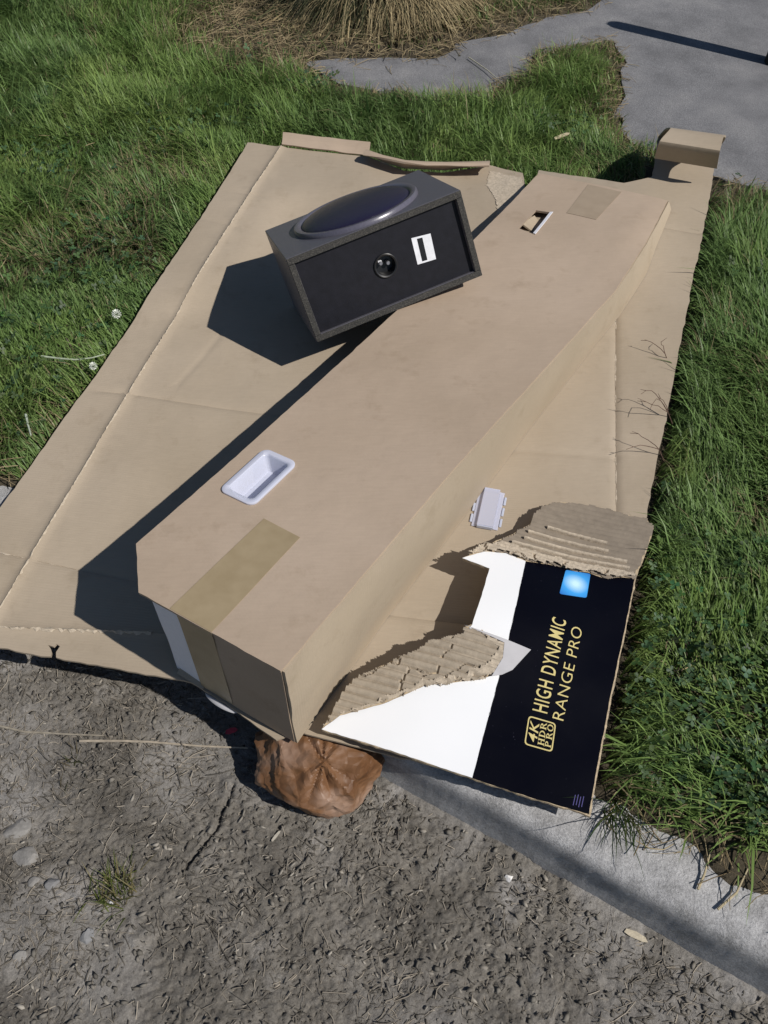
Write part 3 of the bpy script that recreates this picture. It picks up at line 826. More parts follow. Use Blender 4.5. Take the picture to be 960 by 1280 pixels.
corr(t2e, 'torn_edge', M['torn'], .0072, .0010, .008, .0002, 170, wobble=.007)
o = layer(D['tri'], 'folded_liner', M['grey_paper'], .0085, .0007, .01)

# gold lettering on the black print
def text_poly(txt, shear=0, offset=0.0, spacing=1.0):
    c = bpy.data.curves.new('t', 'FONT'); c.body = txt; c.resolution_u = 4; c.shear = shear; c.offset = offset; c.space_character = spacing
    ob = bpy.data.objects.new('t', c); COL.objects.link(ob)
    dg = bpy.context.evaluated_depsgraph_get(); dg.update()
    me = bpy.data.meshes.new_from_object(ob.evaluated_get(dg))
    V = np.array([v.co[:2] for v in me.vertices]); F = [tuple(p.vertices) for p in me.polygons]
    bpy.data.objects.remove(ob); bpy.data.curves.remove(c); bpy.data.meshes.remove(me)
    V -= V.min(0); V /= V.max(0)
    return V, F
def put_text(name, VF, base, along, up, z=.0021):
    V, F = VF
    base = np.array(base); along = np.array(along); up = np.array(up)
    P = base + V[:, :1] * along + V[:, 1:2] * up
    return sub(name, np.column_stack([P, zp(P[:, 0], P[:, 1]) + z]), F, M['gold'], printed, carton)
t1 = np.array(D['text1']); t2 = np.array(D['text2'])
put_text('lettering', text_poly('HIGH DYNAMIC', 0, .007, 1.12), t1[0], t1[1] - t1[0], (t1[2] - t1[0]))
put_text('lettering', text_poly('RANGE PRO', 0, -.008, 1.06), t2[0], t2[1] - t2[0], (t2[2] - t2[0]))
bd = np.array(D['badge'])   # bl(near right), br(far right), tr(far left), tl(near left): baseline on the right side
B0, BA, BU = bd[0], bd[1] - bd[0], bd[3] - bd[0]
ring_o = roundpoly([(0, 0), (1, 0), (1, 1), (0, 1)], .14); ring_i = roundpoly([(.045, .045), (.955, .045), (.955, .955), (.045, .955)], .12)
n = len(ring_o); V = np.array(ring_o + ring_i)
put_text('badge_outline', (V, [(i, (i + 1) % n, n + (i + 1) % n, n + i) for i in range(n)]), B0, BA, BU)
put_text('lettering', text_poly('4K', .2, .006, 1.1), B0 + BA * .16 + BU * .58, BA * .7, BU * .33)
def serif(word, x0, y0, w, h):
    V = []; F = []
    def q(a, b, c, d):
        k = len(V); V.extend([(x0 + w * p[0], y0 + h * p[1]) for p in (a, b, c, d)]); F.append((k, k + 1, k + 2, k + 3))
    n = len(word); cw = 1 / n
    for i, ch in enumerate(word):
        L = i * cw + .03 * cw * 3; R = (i + 1) * cw - .03 * cw; W = R - L
        def bar(x): # stem with serifs
            s = .2 * W; q((x, 0), (x + s, 0), (x + s, 1), (x, 1))
            for y in (0, .92): q((x - .1 * W, y), (x + s + .1 * W, y), (x + s + .1 * W, y + .08), (x - .1 * W, y + .08))
        def bowl(cx, cy, rx, ry, a0, a1, t=.2):
            m = 12
            for k in range(m):
                p = []
                for aa, rr in ((k, 1), (k + 1, 1), (k + 1, 0), (k, 0)):
                    an = a0 + (a1 - a0) * aa / m
                    fx = rx - (0 if rr else t * W); fy = ry - (0 if rr else .1)
                    p.append((cx + fx * math.cos(an), cy + fy * math.sin(an)))
                q(*p)
        if ch == 'H': bar(L + .1 * W); bar(L + .68 * W); q((L + .2 * W, .46), (L + .75 * W, .46), (L + .75 * W, .55), (L + .2 * W, .55))
        if ch == 'D': bar(L + .1 * W); bowl(L + .25 * W, .5, .7 * W, .5, -1.57, 1.57)
        if ch in 'PR': bar(L + .1 * W); bowl(L + .25 * W, .73, .55 * W, .27, -1.57, 1.57)
        if ch == 'R': q((L + .42 * W, .47), (L + .62 * W, .47), (L + 1.0 * W, 0), (L + .8 * W, 0))
        if ch == 'O': bowl(L + .5 * W, .5, .5 * W, .5, 0, 6.2832)
    return np.array(V), F
put_text('lettering', serif('HDR', .1, .32, .82, .22), B0, BA, BU)
put_text('lettering', serif('PRO', .1, .07, .82, .22), B0, BA, BU)
mk_ = np.array(D['marks'])
for k in range(4):
    a = mk_[0] + FE * (-.004) + FN * .006 * k * .5 + np.array(FE) * .0
    V = np.array([(0, 0), (1, 0), (1, 1), (0, 1)], float)
    P = mk_[0] + FE * (.0045 * k) + FN * (.004 + .002 * (k % 2)); 
    Pq = P + V[:, :1] * FE * .0012 + V[:, 1:2] * FN * .018
    sub('print_bar', np.column_stack([Pq, zp(Pq[:, 0], Pq[:, 1]) + .0021]), [(0, 1, 2, 3)], M['purple'], printed, carton)

# clear plastic handle insert pushed through the sheet beside the long box
cl = np.array(D['clip']); c0 = cl.mean(0); z0 = zs1(*c0)
ca = (cl[1] - cl[0]); LA = np.linalg.norm(ca); ca /= LA; cb = (cl[3] - cl[0]); LB = np.linalg.norm(cb); cb = np.array([ca[1], -ca[0]])
def loc2(pts):
    pts = np.array(pts, float); xy = c0 + pts[:, :1] * ca + pts[:, 1:2] * cb
    return np.column_stack([xy, pts[:, 2] + z0])
hl, hw = LA / 2, LB / 2
parts = []
prof = [(-hw, .002), (-hw * .62, .003), (-hw * .58, .010), (hw * .58, .011), (hw * .62, .003), (hw, .002)]
rows = [[(s * hl * .94, a, z) for a, z in prof] for s in np.linspace(-1, 1, 6)]
A = np.array(rows).reshape(-1, 3)
V1 = loc2(A); Fg = [tuple(q) for q in grid_faces(6, 6)]
clip = mk('handle_insert', V1, Fg, M['clear'], carton)
clip['label'] = 'small clear plastic handle insert beside the long box'
sm = clip.modifiers.new('th', 'SOLIDIFY'); sm.thickness = .0012
for s in (-1, 1):
    for k in (-1, 0, 1):
        cx_ = k * hl * .55
        v, f = boxv(cx_ - .011, cx_ + .011, s * hw - (.006 if s < 0 else -.001), s * hw + (.006 if s > 0 else -.001), .001, .003, .0008)
        sub('tab', loc2(v), f, M['plastic'], clip, carton)
for s in (-1, 1):
    v, f = boxv(s * hl * .94 - .002, s * hl * .94 + .002, -hw * .6, hw * .6, .002, .010, .0006)
    sub('end_wall', loc2(v), f, M['plastic'], clip, carton)

# ------------------------------------------------------------------ long box
DD = np.array([.543, .84]); DD /= np.linalg.norm(DD); NN = np.array([-DD[1], DD[0]]); BB = np.array([-.155, .649])
def b2w(t, w):
    t = np.asarray(t, float); w = np.asarray(w, float)
    return BB[0] + DD[0] * t + NN[0] * w, BB[1] + DD[1] * t + NN[1] * w
def w2b(x, y):
    dx = x - BB[0]; dy = y - BB[1]
    return dx * DD[0] + dy * DD[1], dx * NN[0] + dy * NN[1]
def ztop(t, w):
    t = np.asarray(t, float); w = np.asarray(w, float)
    return .29 - .09 * t - .083 * w + .006 * (fbm(t, w, .3, 3, 201) - .5) - .012 * np.exp(-(w / .03) ** 2) * np.clip((t - 1.15) / .5, 0, 1)
def ztop_xy(x, y): return ztop(*w2b(x, y))
box = tag(empty('long_box', (.3, 1.4, .02)), 'long narrow sealed brown cardboard box lying across the flattened carton', 'box')
def bpoly(tw): return [tuple(float(c) for c in b2w(t, w)) for t, w in tw]
hn = D['hole_near']; hn_c = np.mean(hn, 0)
def rrect(cx, cy, a, b, r, n=6, sk=0.0):
    out = []
    for qx, qy, a0 in ((1, 1, 0), (-1, 1, 90), (-1, -1, 180), (1, -1, 270)):
        for k in range(n + 1):
            an = math.radians(a0 + 90 * k / n)
            out.append((cx + qx * (a - r) + r * math.cos(an), cy + qy * (b - r) + r * math.sin(an)))
    return out
HC = (.311, .291); HA, HB = .068, .040
top_out = bpoly([(-.007, -.004), (.5, -.003), (.95, -.012), (1.24, -.018), (1.5, .005), (1.735, .036), (1.725, .2), (1.705, .40), (1.3, .375), (.6, .364), (.067, .366), (-.009, .286)])
v, f = plate(top_out, ztop_xy, .03, .0055, holes=[bpoly(rrect(*HC, HA * .9, HB * .88, .014)), bpoly(D['hole_far'])], jag=.0004)['all']
o = mk('top_panel', v, f, M['card_box'], box); smooth_flat(o, 35)
def wall(name, top, bot, mat, nz=10, bulge=0.0, th=.005, nd=(0, 0)):
    """top, bot: lists of (x,y,z)"""
    top = np.array(top, float); bot = np.array(bot, float)
    rows = []
    for i in range(len(top)):
        r = []
        for k in range(nz):
            g = k / (nz - 1); p = top[i] * (1 - g) + bot[i] * g
            h = abs(top[i][2] - bot[i][2])
            off = bulge * math.sin(math.pi * g) * min(h / .2, 1)
            off += (.004 + (.005 if name == 'side_panel' and i < 12 else 0)) * (float(fbm(np.array([i * .03]), np.array([p[2]]), .1, 3, 211)[0]) - .5)
            r.append(p + np.array((nd[0] * off, nd[1] * off, 0)))
        rows.append(r)
    return ribbon(rows, th, mat, name, box)
ts = np.linspace(-.0045, 1.735, 60)
wtop = np.interp(ts, [0, .5, .95, 1.24, 1.5, 1.74], [-.002, -.001, -.010, -.016, .007, .037])
wbot = np.interp(ts, [0, .2, .42, .69, .82, 1.05, 1.32, 1.5, 1.74], [-.002, .003, .003, .002, .002, -.004, -.018, -.012, .025])
xt, yt = b2w(ts, wtop); xb, yb = b2w(ts, wbot)
zb = zs(xb, yb) + .002; zt = np.maximum(ztop(ts, wtop) - .003, zb + .006)
side_t = list(zip(xt, yt, zt)); side_b = list(zip(xb, yb, zb))
wall('side_panel', side_t, side_b, M['card_side'], 12, .004, .005, -NN)
xl, yl = b2w(np.linspace(.07, 1.70, 30), np.interp(np.linspace(.07, 1.70, 30), [.067, .6, 1.3, 1.7], [.363, .361, .372, .397]))
tl, wl_ = w2b(xl, yl)
wall('side_panel', list(zip(xl, yl, ztop(tl, wl_) - .0058))[::-1], list(zip(xl, yl, zs(xl, yl) + .001))[::-1], M['card_side'], 5, .0, .005, NN)
def seg_wall(name, a, b, mat, inset=0.0, n=10, bul=0.0, zlow=None):
    t = np.linspace(a[0], b[0], n); w = np.linspace(a[1], b[1], n)
    x, y = b2w(t + inset, w); zbm = zs(x, y) + .001
    if zlow is not None: zbm = np.maximum(zbm, zlow)
    return wall(name, list(zip(x, y, ztop(t, w) - .0058)), list(zip(x, y, zbm)), mat, 10, bul, .005, -DD)
o = seg_wall('end_panel', (0, .206), (0, -.003), M['card_box'], -.001, 14, .0)
o['label'] = 'shaded near end panel'
o = seg_wall('foam_insert', (.004, .270), (.001, .207), M['foam'], .0, 5)
o['label'] = 'white polystyrene packing showing at the open corner'
seg_wall('corner_panel', (.066, .362), (.008, .274), M['card_side'], 0, 6)
seg_wall('far_panel', (1.728, .03), (1.70, .395), M['card_side'], 0, 6)
# dark slit under the open corner: bottom tray lip
x, y = b2w(np.linspace(-.012, -.012, 5), np.linspace(.262, .20, 5))
rows = [[(x[i], y[i], zs1(x[i], y[i]) + .004), (x[i] + DD[0] * .02, y[i] + DD[1] * .02, zs1(x[i], y[i]) + .012)] for i in range(5)]
ribbon(rows, .004, M['card'], 'bottom_lip', box)
# tape over the near end, tape at the far end
def tape_piece(name, tw, res=.02, up=.0007):
    v, f = plate(bpoly(tw), lambda x, y: ztop_xy(x, y) + up, res, .0004)['all']
    o = mk(name, v, f, M['tape'], box); smooth_flat(o, 35); return o
tn = D['tape_near']
tape_piece('packing_tape', [(.232, .217), (.2285, .135), (-.0072, .132), (-.0072, .220)], up=.0009)
tw_ = np.linspace(.206, .132, 6)
x, y = b2w(np.full(6, -.0080), tw_)
top = list(zip(x, y, ztop(np.zeros(6), tw_) + .0006)); xx, yy = b2w(np.full(6, -.0080), tw_)
bot = list(zip(xx, yy, zs(xx, yy) + .006))
rows = []
for i in range(6):
    r = []
    for k in range(10):
        g = k / 9; p = np.array(top[i]) * (1 - g) + np.array(bot[i]) * g
        p[:2] += DD * .0010 * min(1, g / .12); r.append(p)
    rows.append(r)
ribbon(rows, .0004, M['tape'], 'packing_tape', box)
o = tape_piece('packing_tape', D['tape_far'], up=.0009); o.data.materials.clear(); o.data.materials.append(M['tape2'])
# recessed white handle near the front
def loft(loops, name, mat, parent, close=True):
    n = len(loops[0]); V = np.vstack(loops); F = []
    for i in range(len(loops) - 1):
        for k in range(n): F.append((i * n + k, i * n + (k + 1) % n, (i + 1) * n + (k + 1) % n, (i + 1) * n + k))
    if close: F.append(tuple((len(loops) - 1) * n + k for k in range(n)))
    o = mk(name, V, F, mat, parent); smooth_flat(o, 45); return o
def hl_(a, b, r, dz, dw=0.0):
    p = np.array(rrect(HC[0], HC[1] + dw, a, b, r)); x, y = b2w(p[:, 0], p[:, 1])
    return np.column_stack([x, y, ztop_xy(x, y) + dz])
loft([hl_(HA, HB, .016, .0006), hl_(HA, HB, .016, .004), hl_(HA * .97, HB * .95, .015, .0055), hl_(HA * .84, HB * .74, .01, .005), hl_(HA * .80, HB * .68, .009, .002),
      hl_(HA * .74, HB * .50, .008, -.026), hl_(HA * .70, HB * .42, .006, -.034)], 'handle', M['handle'], box)
# cut-out at the far end with a pushed-in flap and white liner strip
hf = np.array(D['hole_far'])
def bp3(t, w, dz): x, y = b2w(t, w); return (float(x), float(y), float(ztop(t, w)) + dz)
ribbon([[bp3(1.385, .2545, .0035), bp3(1.388, .2625, .0015)], [bp3(1.45, .2605, .0035), bp3(1.452, .2685, .0015)], [bp3(1.516, .2675, .0035), bp3(1.515, .2755, .0015)]], .0012, M['foam'], 'handle_strip', box)
ribbon([[bp3(1.425, .312, -.006), bp3(1.430, .286, -.022)], [bp3(1.46, .312, -.008), bp3(1.46, .288, -.028)], [bp3(1.495, .312, -.012), bp3(1.495, .290, -.034)]], .004, M['card_side'], 'pushed_in_flap', box)
x, y = b2w(np.array([1.36, 1.54, 1.54, 1.36]), np.array([.23, .23, .34, .34]))
mk('inner_liner', np.column_stack([x, y, ztop_xy(x, y) - .022]), [(0, 1, 2, 3)], M['card_side'], box)

# ------------------------------------------------------------------ loudspeaker
SR = np.array(D['sp_rot']); SO = np.array([-.1505, 1.5441, .1435]); W_, D_, T_ = .409, .314, .198
spk = tag(empty('loudspeaker', tuple(SO)), 'black boxy loudspeaker with domed driver, leaning tilted on the long box', 'loudspeaker')
def sw(v): return np.asarray(v, float) @ SR.T + SO
BT = .015
def sbox(name, *a, mat='vinyl', bev=.0012, part=None):
    v, f = boxv(*a, bev)
    if part is not None: return sub(name, sw(v), f, M[mat], part, spk)
    return mk(name, sw(v), f, M[mat], spk)
top_b = sbox('top_board', 0, W_, .003, D_, T_ - BT, T_)
bot_b = sbox('bottom_board', 0, W_, .003, D_, 0, BT)
lef_b = sbox('side_board', 0, BT, .0035, D_ - .0005, BT + .0002, T_ - BT - .0002)
rig_b = sbox('side_board', W_ - BT, W_, .0035, D_ - .0005, BT + .0002, T_ - BT - .0002)
sbox('back_board', BT + .0003, W_ - BT - .0003, D_ - .016, D_ - .002, BT + .0003, T_ - BT - .0003)
sbox('board_edge', .0008, W_ - .0008, -.0005, .0029, T_ - BT + .0006, T_ - .0006, mat='mdf', bev=.0006, part=top_b)
sbox('board_edge', .0008, W_ - .0008, -.0005, .0029, .0006, BT - .0006, mat='mdf', bev=.0006, part=bot_b)
sbox('board_edge', .0008, BT - .0006, -.0008, .0033, BT + .0004, T_ - BT - .0004, mat='mdf', bev=.0006, part=lef_b)
sbox('board_edge', W_ - BT + .0006, W_ - .0008, -.0008, .0033, BT + .0004, T_ - BT - .0004, mat='mdf', bev=.0006, part=rig_b)
jx, _, jz = D['sp_jack']
def ringpoly(cx, cz, r, n=36): return [(cx + r * math.cos(2 * math.pi * k / n), cz + r * math.sin(2 * math.pi * k / n)) for k in range(n)]
rp = plate([(BT, BT), (W_ - BT, BT), (W_ - BT, T_ - BT), (BT, T_ - BT)], lambda x, y: np.zeros(len(x)), .05, .01, holes=[ringpoly(jx, jz, .0235)])['all']
v = rp[0]; v = np.column_stack([v[:, 0], .012 - v[:, 2], v[:, 1]])
mk('rear_panel', sw(v), rp[1], M['panel'], spk)
def lathe_y(prof, cx, cz, n=40):
    loops = [np.array([(cx + r * math.cos(2 * math.pi * k / n), yy, cz + r * math.sin(2 * math.pi * k / n)) for k in range(n)]) for r, yy in prof]
    return [sw(l) for l in loops]
jack = loft(lathe_y([(.0275, .0118), (.0272, .0085), (.0255, .0075), (.0225, .0085), (.0215, .026), (.0205, .031)], jx, jz), 'terminal_cup', M['black_pl'], spk)
for dx_, dz_, m_ in ((-.008, .006, 'metal'), (.008, .001, 'metal')):
    loops = lathe_y([(.0050, .030), (.0048, .018), (.0035, .0165)], jx + dx_, jz + dz_, 12)
    n = 12; V = np.vstack(loops); F = [(i * n + k, i * n + (k + 1) % n, (i + 1) * n + (k + 1) % n, (i + 1) * n + k) for i in range(2) for k in range(n)] + [tuple(2 * n + k for k in range(n))]
    sub('terminal', V, F, M[m_], jack, spk)
sbx = boxv(jx - .013, jx - .004, .020, .030, jz + .003, jz + .012, .001); sub('spring_clip', sw(sbx[0]), sbx[1], M['silver'], jack, spk)
st = np.array(D['sp_stick'])
def stick(f0, f1, y0, y1, name, m_, part=None, trim=0.0):
    p = []
    for yy in (y0, y1):
        for ff in (f0, f1):
            a = st[0] * (1 - ff) + st[1] * ff; b = st[3] * (1 - ff) + st[2] * ff
            a, b = a + (b - a) * trim, b + (a - b) * trim
            p += [(a[0], yy, a[2]), (b[0], yy, b[2])]
    F = [(0, 1, 3, 2), (4, 6, 7, 5), (0, 4, 5, 1), (2, 3, 7, 6), (0, 2, 6, 4), (1, 5, 7, 3)]
    return mk(name, sw(p), F, M[m_], spk) if part is None else sub(name, sw(p), F, M[m_], part, spk)
lab = stick(0, 1, .0114, .0119, 'rating_label', 'silver')
o = stick(.27, .55, .0109, .01135, 'dark_stripe', 'black_pl', lab, .07)
def lathe_z(prof, cx, cy, n=72):
    return [sw(np.array([(cx + r * math.cos(2 * math.pi * k / n), cy + r * math.sin(2 * math.pi * k / n), z) for k in range(n)])) for r, z in prof]
cx_, cy_ = .201, .158
rim = loft(lathe_z([(.1495, T_ - .001), (.1492, T_ + .006), (.146, T_ + .010), (.138, T_ + .0105), (.132, T_ + .007), (.129, T_ + .003)], cx_, cy_), 'driver_rim', M['rim'], spk)
dome = loft(lathe_z([(.1305, T_ + .003)] + [(.130 * math.cos(a), T_ + .004 + .023 * math.sin(a)) for a in np.linspace(.12, 1.5, 16)], cx_, cy_), 'driver_dome', M['cone'], spk)

# ------------------------------------------------------------------ crumpled brown paper bag on the soil
def bagmat():
    m, nt, b = mat_new('brown_bag_paper')
    tc = N(nt, 'ShaderNodeTexCoord')
    a = N(nt, 'ShaderNodeTexNoise', scale=14, detail=6); nt.links.new(tc.outputs['Object'], a.inputs['Vector'])
    r = ramp(nt, [(0.32, (.105, .046, .018)), (0.48, (.175, .088, .042)), (0.64, (.29, .19, .135))]); nt.links.new(a.outputs['Fac'], r.inputs[0])
    nt.links.new(r.outputs[0], b.inputs['Base Color']); b.inputs['Roughness'].default_value = .5; b.inputs['Specular IOR Level'].default_value = .3
    f = N(nt, 'ShaderNodeTexVoronoi', scale=34, feature='DISTANCE_TO_EDGE'); nt.links.new(tc.outputs['Object'], f.inputs['Vector'])
    bp = N(nt, 'ShaderNodeBump', strength=.9, dist=.006); nt.links.new(f.outputs['Distance'], bp.inputs['Height']); nt.links.new(bp.outputs[0], b.inputs['Normal'])
    return m
M['bag'] = bagmat()
BC = np.array([-.118, .652, -.06])
import bmesh
bm = bmesh.new(); bmesh.ops.create_icosphere(bm, subdivisions=6, radius=1.0)
dirs = np.array([v.co[:] for v in bm.verts]); F = [tuple(v.index for v in f.verts) for f in bm.faces]; bm.free()
rs = np.random.default_rng(5)
pn = rs.normal(0, 1, (44, 3)); pn /= np.linalg.norm(pn, axis=1)[:, None]; pd = rs.uniform(.89, 1.03, 44)
den = dirs @ pn.T; rr = np.where(den > .05, pd / np.maximum(den, .05), 9).min(1)
rr = np.minimum(rr, 1.12)
# gathered neck: radial pleats towards a knot at the upper side
kn = np.array([.1, -.35, .93]); kn /= np.linalg.norm(kn)
ct = dirs @ kn; e1 = np.cross(kn, [1, 0, 0]); e1 /= np.linalg.norm(e1); e2 = np.cross(kn, e1)
az = np.arctan2(dirs @ e2, dirs @ e1)
pl_ = np.abs(np.sin(az * 3.5 + 1.5 * np.sin(az * 2)))
fall = np.clip((ct + .1) / 1.1, 0, 1)
rr = rr * (1 + .10 * fall * (pl_ - .6)) + .05 * np.exp(-((1 - ct) / .02))
cr = 1 - np.abs(2 * fbm(dirs[:, 0] * .1 + dirs[:, 2] * .06, dirs[:, 1] * .1 - dirs[:, 2] * .05, .05, 3, 222) - 1)
rr = rr * (1 + .11 * (cr - .7))
cr2 = 1 - np.abs(2 * fbm(dirs[:, 0] * .1 - dirs[:, 2] * .08, dirs[:, 1] * .1 + dirs[:, 2] * .07, .022, 3, 224) - 1)
rr = rr * (1 + .035 * (cr2 - .7))
V = dirs * rr[:, None] * np.array([.112, .098, .072]) + BC
V[:, 2] = np.maximum(V[:, 2], -.128)
bag = mk('paper_bag', V, F, M['bag'], None, origin=(BC[0], BC[1], -.125)); smooth_flat(bag, 14)
tag(bag, 'crumpled brown paper bag on the soil, tucked under the carton edge', 'bag')

# ------------------------------------------------------------------ post at the right edge
px_, py_ = D['post']; px_ += .022
pr = [(.034, -.03), (.034, .0), (.032, .02), (.032, .60), (.030, .635), (.022, .655), (.010, .664)]
n = 20; V = np.array([(px_ + r * math.cos(2 * math.pi * k / n), py_ + r * math.sin(2 * math.pi * k / n), z) for r, z in pr for k in range(n)])
F = [(i * n + k, i * n + (k + 1) % n, (i + 1) * n + (k + 1) % n, (i + 1) * n + k) for i in range(len(pr) - 1) for k in range(n)] + [tuple((len(pr) - 1) * n + k for k in range(n))]
o = mk('post', V, F, M['post'], None, origin=(px_, py_, -.016)); smooth_flat(o, 40)
tag(o, 'dark round-topped post standing on the asphalt path', 'post')

# ------------------------------------------------------------------ grass and other plants
def frust(x, y, m=.28):
    """plan region seen from the camera, with a margin"""
    h = 1.45; d = y * math.cos(math.radians(52)) + h * math.sin(math.radians(52))
    return (np.abs(x) < d * (480 / 1120) + m) & (y < 4.3) & (y > .15)

def blade_mesh(P, z0, L, Wd, az, t0, t1, col, segs=3, tipw=.12, twist=None):
    n = len(P); S = np.linspace(0, 1, segs + 1)
    pos = np.column_stack([P, z0]); dirh = np.column_stack([np.cos(az), np.sin(az), np.zeros(n)])
    tw = az + np.pi / 2 if twist is None else twist
    sd = np.column_stack([np.cos(tw), np.sin(tw), np.zeros(n)])
    V = np.zeros((n, 2 * segs + 1, 3)); 
    for k in range(segs + 1):
        if k:
            a = t0 + (t1 - t0) * (S[k] + S[k - 1]) / 2
            pos = pos + (dirh * np.sin(a)[:, None] + np.array([0, 0, 1.0]) * np.cos(a)[:, None]) * (L / segs)[:, None]
        w = Wd * (1 - S[k] ** 1.8 * (1 - tipw)) * .5
        if k < segs: V[:, 2 * k] = pos - sd * w[:, None]; V[:, 2 * k + 1] = pos + sd * w[:, None]
        else: V[:, 2 * segs] = pos
    nv = 2 * segs + 1; b = (np.arange(n) * nv)[:, None]
    Q = np.concatenate([b + np.array([2 * k, 2 * k + 1, 2 * k + 3, 2 * k + 2]) for k in range(segs - 1)])
    T = b + np.array([2 * segs - 2, 2 * segs - 1, 2 * segs])
    C = np.repeat(col, nv, 0).reshape(n, nv, 3).copy()
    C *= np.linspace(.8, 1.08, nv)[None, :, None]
    return V.reshape(-1, 3), [Q, T], C.reshape(-1, 3)

def sample(n, x0, x1, y0, y1): return rng.uniform(x0, x1, n), rng.uniform(y0, y1, n)
def lawn_mask(x, y, m=0.0):
    s, q = w2k(x, y)
    edge = q_start(s) + .012 + np.where(s > .05, .035 + .10 * fbm(s, s * 0, .09, 3, 301), .02) + m
    return (q > edge) & ~inside(x, y, PATH) & ~inside(x, y, SHEET) & ~inside(x, y, FLAP) & frust(x, y)
x, y = sample(560000, -1.9, 1.9, .15, 4.3)
ok = lawn_mask(x, y); x, y = x[ok], y[ok]
dpath = seg_dist(x, y, PATH, True); s_, q_ = w2k(x, y)
dsh = seg_dist(x, y, SHEET, True)
tus = np.array([.0, 3.62]); dt = np.hypot((x - tus[0]) * .8, y - tus[1])
dead = np.clip(1 - dpath / .13, 0, 1) * .85 + np.clip(1.25 - dt / .62, 0, 1) * 1.1 + np.clip((fbm(x, y, .35, 4, 311) - .60) * 4, 0, .6) + np.clip(1.3 - np.hypot((x + .42) * .8, y - 3.45) / .3, 0, 1)
dead += np.clip(1 - (q_ - q_start(s_)) / .10, 0, 1) * .5
dead += np.clip(1 - np.hypot(x - .93, y - 2.36) / .25, 0, 1) * .8 + np.clip(1 - np.hypot(x + .93, y - 1.15) / .16, 0, 1)
dens = np.clip(.35 + 1.3 * fbm(x, y, .12, 4, 315), 0, 1) * np.clip(1.15 - .75 * dead, .12, 1) * np.clip(.55 + dpath / .06, 0, 1)
dens *= 1 - .6 * np.clip(1.4 - np.hypot(x - .62, (y - .60) / 1.2) / .22, 0, 1)
ok = (rng.random(len(x)) < dens) & (dsh > .008)
x, y, dead, dsh, q_ = x[ok], y[ok], dead[ok], dsh[ok], q_[ok]
n = len(x); print('grass blades', n)
tall = fbm(x, y, .28, 3, 321); tall = np.clip((tall - .3) * 2.4, 0, 1)
tall = np.maximum(tall, np.clip((x - .55) / .3, 0, 1) * .9 * (y < 2.2) * (y > .75))
L = (.030 + .062 * tall * rng.uniform(.5, 1.3, n) + .02 * rng.random(n)) * np.clip(1 - .35 * dead, .5, 1)
L *= np.where(rng.random(n) < .05, 1.6, 1)
az = 6.283 * fbm(x, y, .16, 2, 331) * 1.6 + rng.normal(0, 1.1, n)
rightz = (x > .5) & (y < 2.2); az = np.where(rightz, 2.2 + 2.2 * (fbm(x, y, .22, 2, 335) - .5) * 2 + rng.normal(0, .6, n), az)
t0 = np.clip(rng.normal(.35, .25, n), 0, 1.2); t1 = np.clip(t0 + rng.normal(.75, .45, n) + .35 * tall, .1, 2.1)
# keep blades beside the board from growing through it
cxs, cys = np.mean(np.array(SHEET), 0)
near = dsh < .055
ge = .002
away = np.arctan2(seg_dist(x, y + ge, SHEET, True) - dsh, seg_dist(x + ge, y, SHEET, True) - dsh)
az = np.where(near, away + np.clip(rng.normal(0, .55, n), -1.25, 1.25), az)
t0 = np.where(near & (t0 < .3), .3, t0)
hue = fbm(x, y, .10, 3, 341)[:, None]; hue2 = fbm(x, y, .4, 3, 345)[:, None]
g1 = np.array([.135, .228, .064]); g2 = np.array([.235, .320, .095]); g3 = np.array([.098, .178, .068]); st_ = np.array([.34, .28, .16])
r_ = rng.random((n, 1))
col = g1 * (1 - hue) + g2 * hue; col = col * (1 - .4 * (hue2 < .48)) + g3 * .4 * (hue2 < .48)
col = col * (.65 + .7 * r_)
isdead = rng.random(n) < (.03 + .7 * np.clip(dead, 0, 1))
col[isdead] = st_ * (.45 + .8 * rng.random((isdead.sum(), 1)))
Wd = rng.uniform(.0018, .0050, n) * np.where(rng.random(n) < .12, 1.35, 1) * np.where(isdead, .7, 1)
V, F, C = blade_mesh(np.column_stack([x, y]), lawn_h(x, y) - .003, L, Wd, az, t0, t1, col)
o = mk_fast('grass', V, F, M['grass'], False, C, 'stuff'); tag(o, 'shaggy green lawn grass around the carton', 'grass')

# clover and broad leaves in patches
x, y = sample(85000, -1.9, 1.9, .15, 3.2)
pat = .45 * np.clip((fbm(x, y, .25, 3, 351) - .58) * 5, 0, 1)
pat = np.maximum(pat, np.clip(1.3 - np.hypot((x - .62) / 1.0, (y - .62) / 1.3) / .24, 0, 1))
pat = np.maximum(pat, .2 * np.clip(1.3 - np.hypot(x + .85, y - 1.55) / .28, 0, 1)); pat = np.maximum(pat, .35 * np.clip(1.3 - np.hypot(x + .75, y - 2.05) / .22, 0, 1))
ok = lawn_mask(x, y, .02) & (rng.random(len(x)) < pat * .8) & (seg_dist(x, y, SHEET, True) > .02)
x, y = x[ok], y[ok]; n = len(x); print('clover', n)
zc = lawn_h(x, y) + rng.uniform(.015, .062, n)
VV = []; FF = []; CC = []
base = rng.uniform(0, 6.28, n); size = rng.uniform(.005, .0105, n)
tiltx = rng.normal(0, .4, n); tilty = rng.normal(0, .4, n)
shape = np.array([(0, 0, 0), (.45, -.42, .10), (.95, -.40, .12), (1.05, 0, -.02), (.95, .40, .12), (.45, .42, .10)])
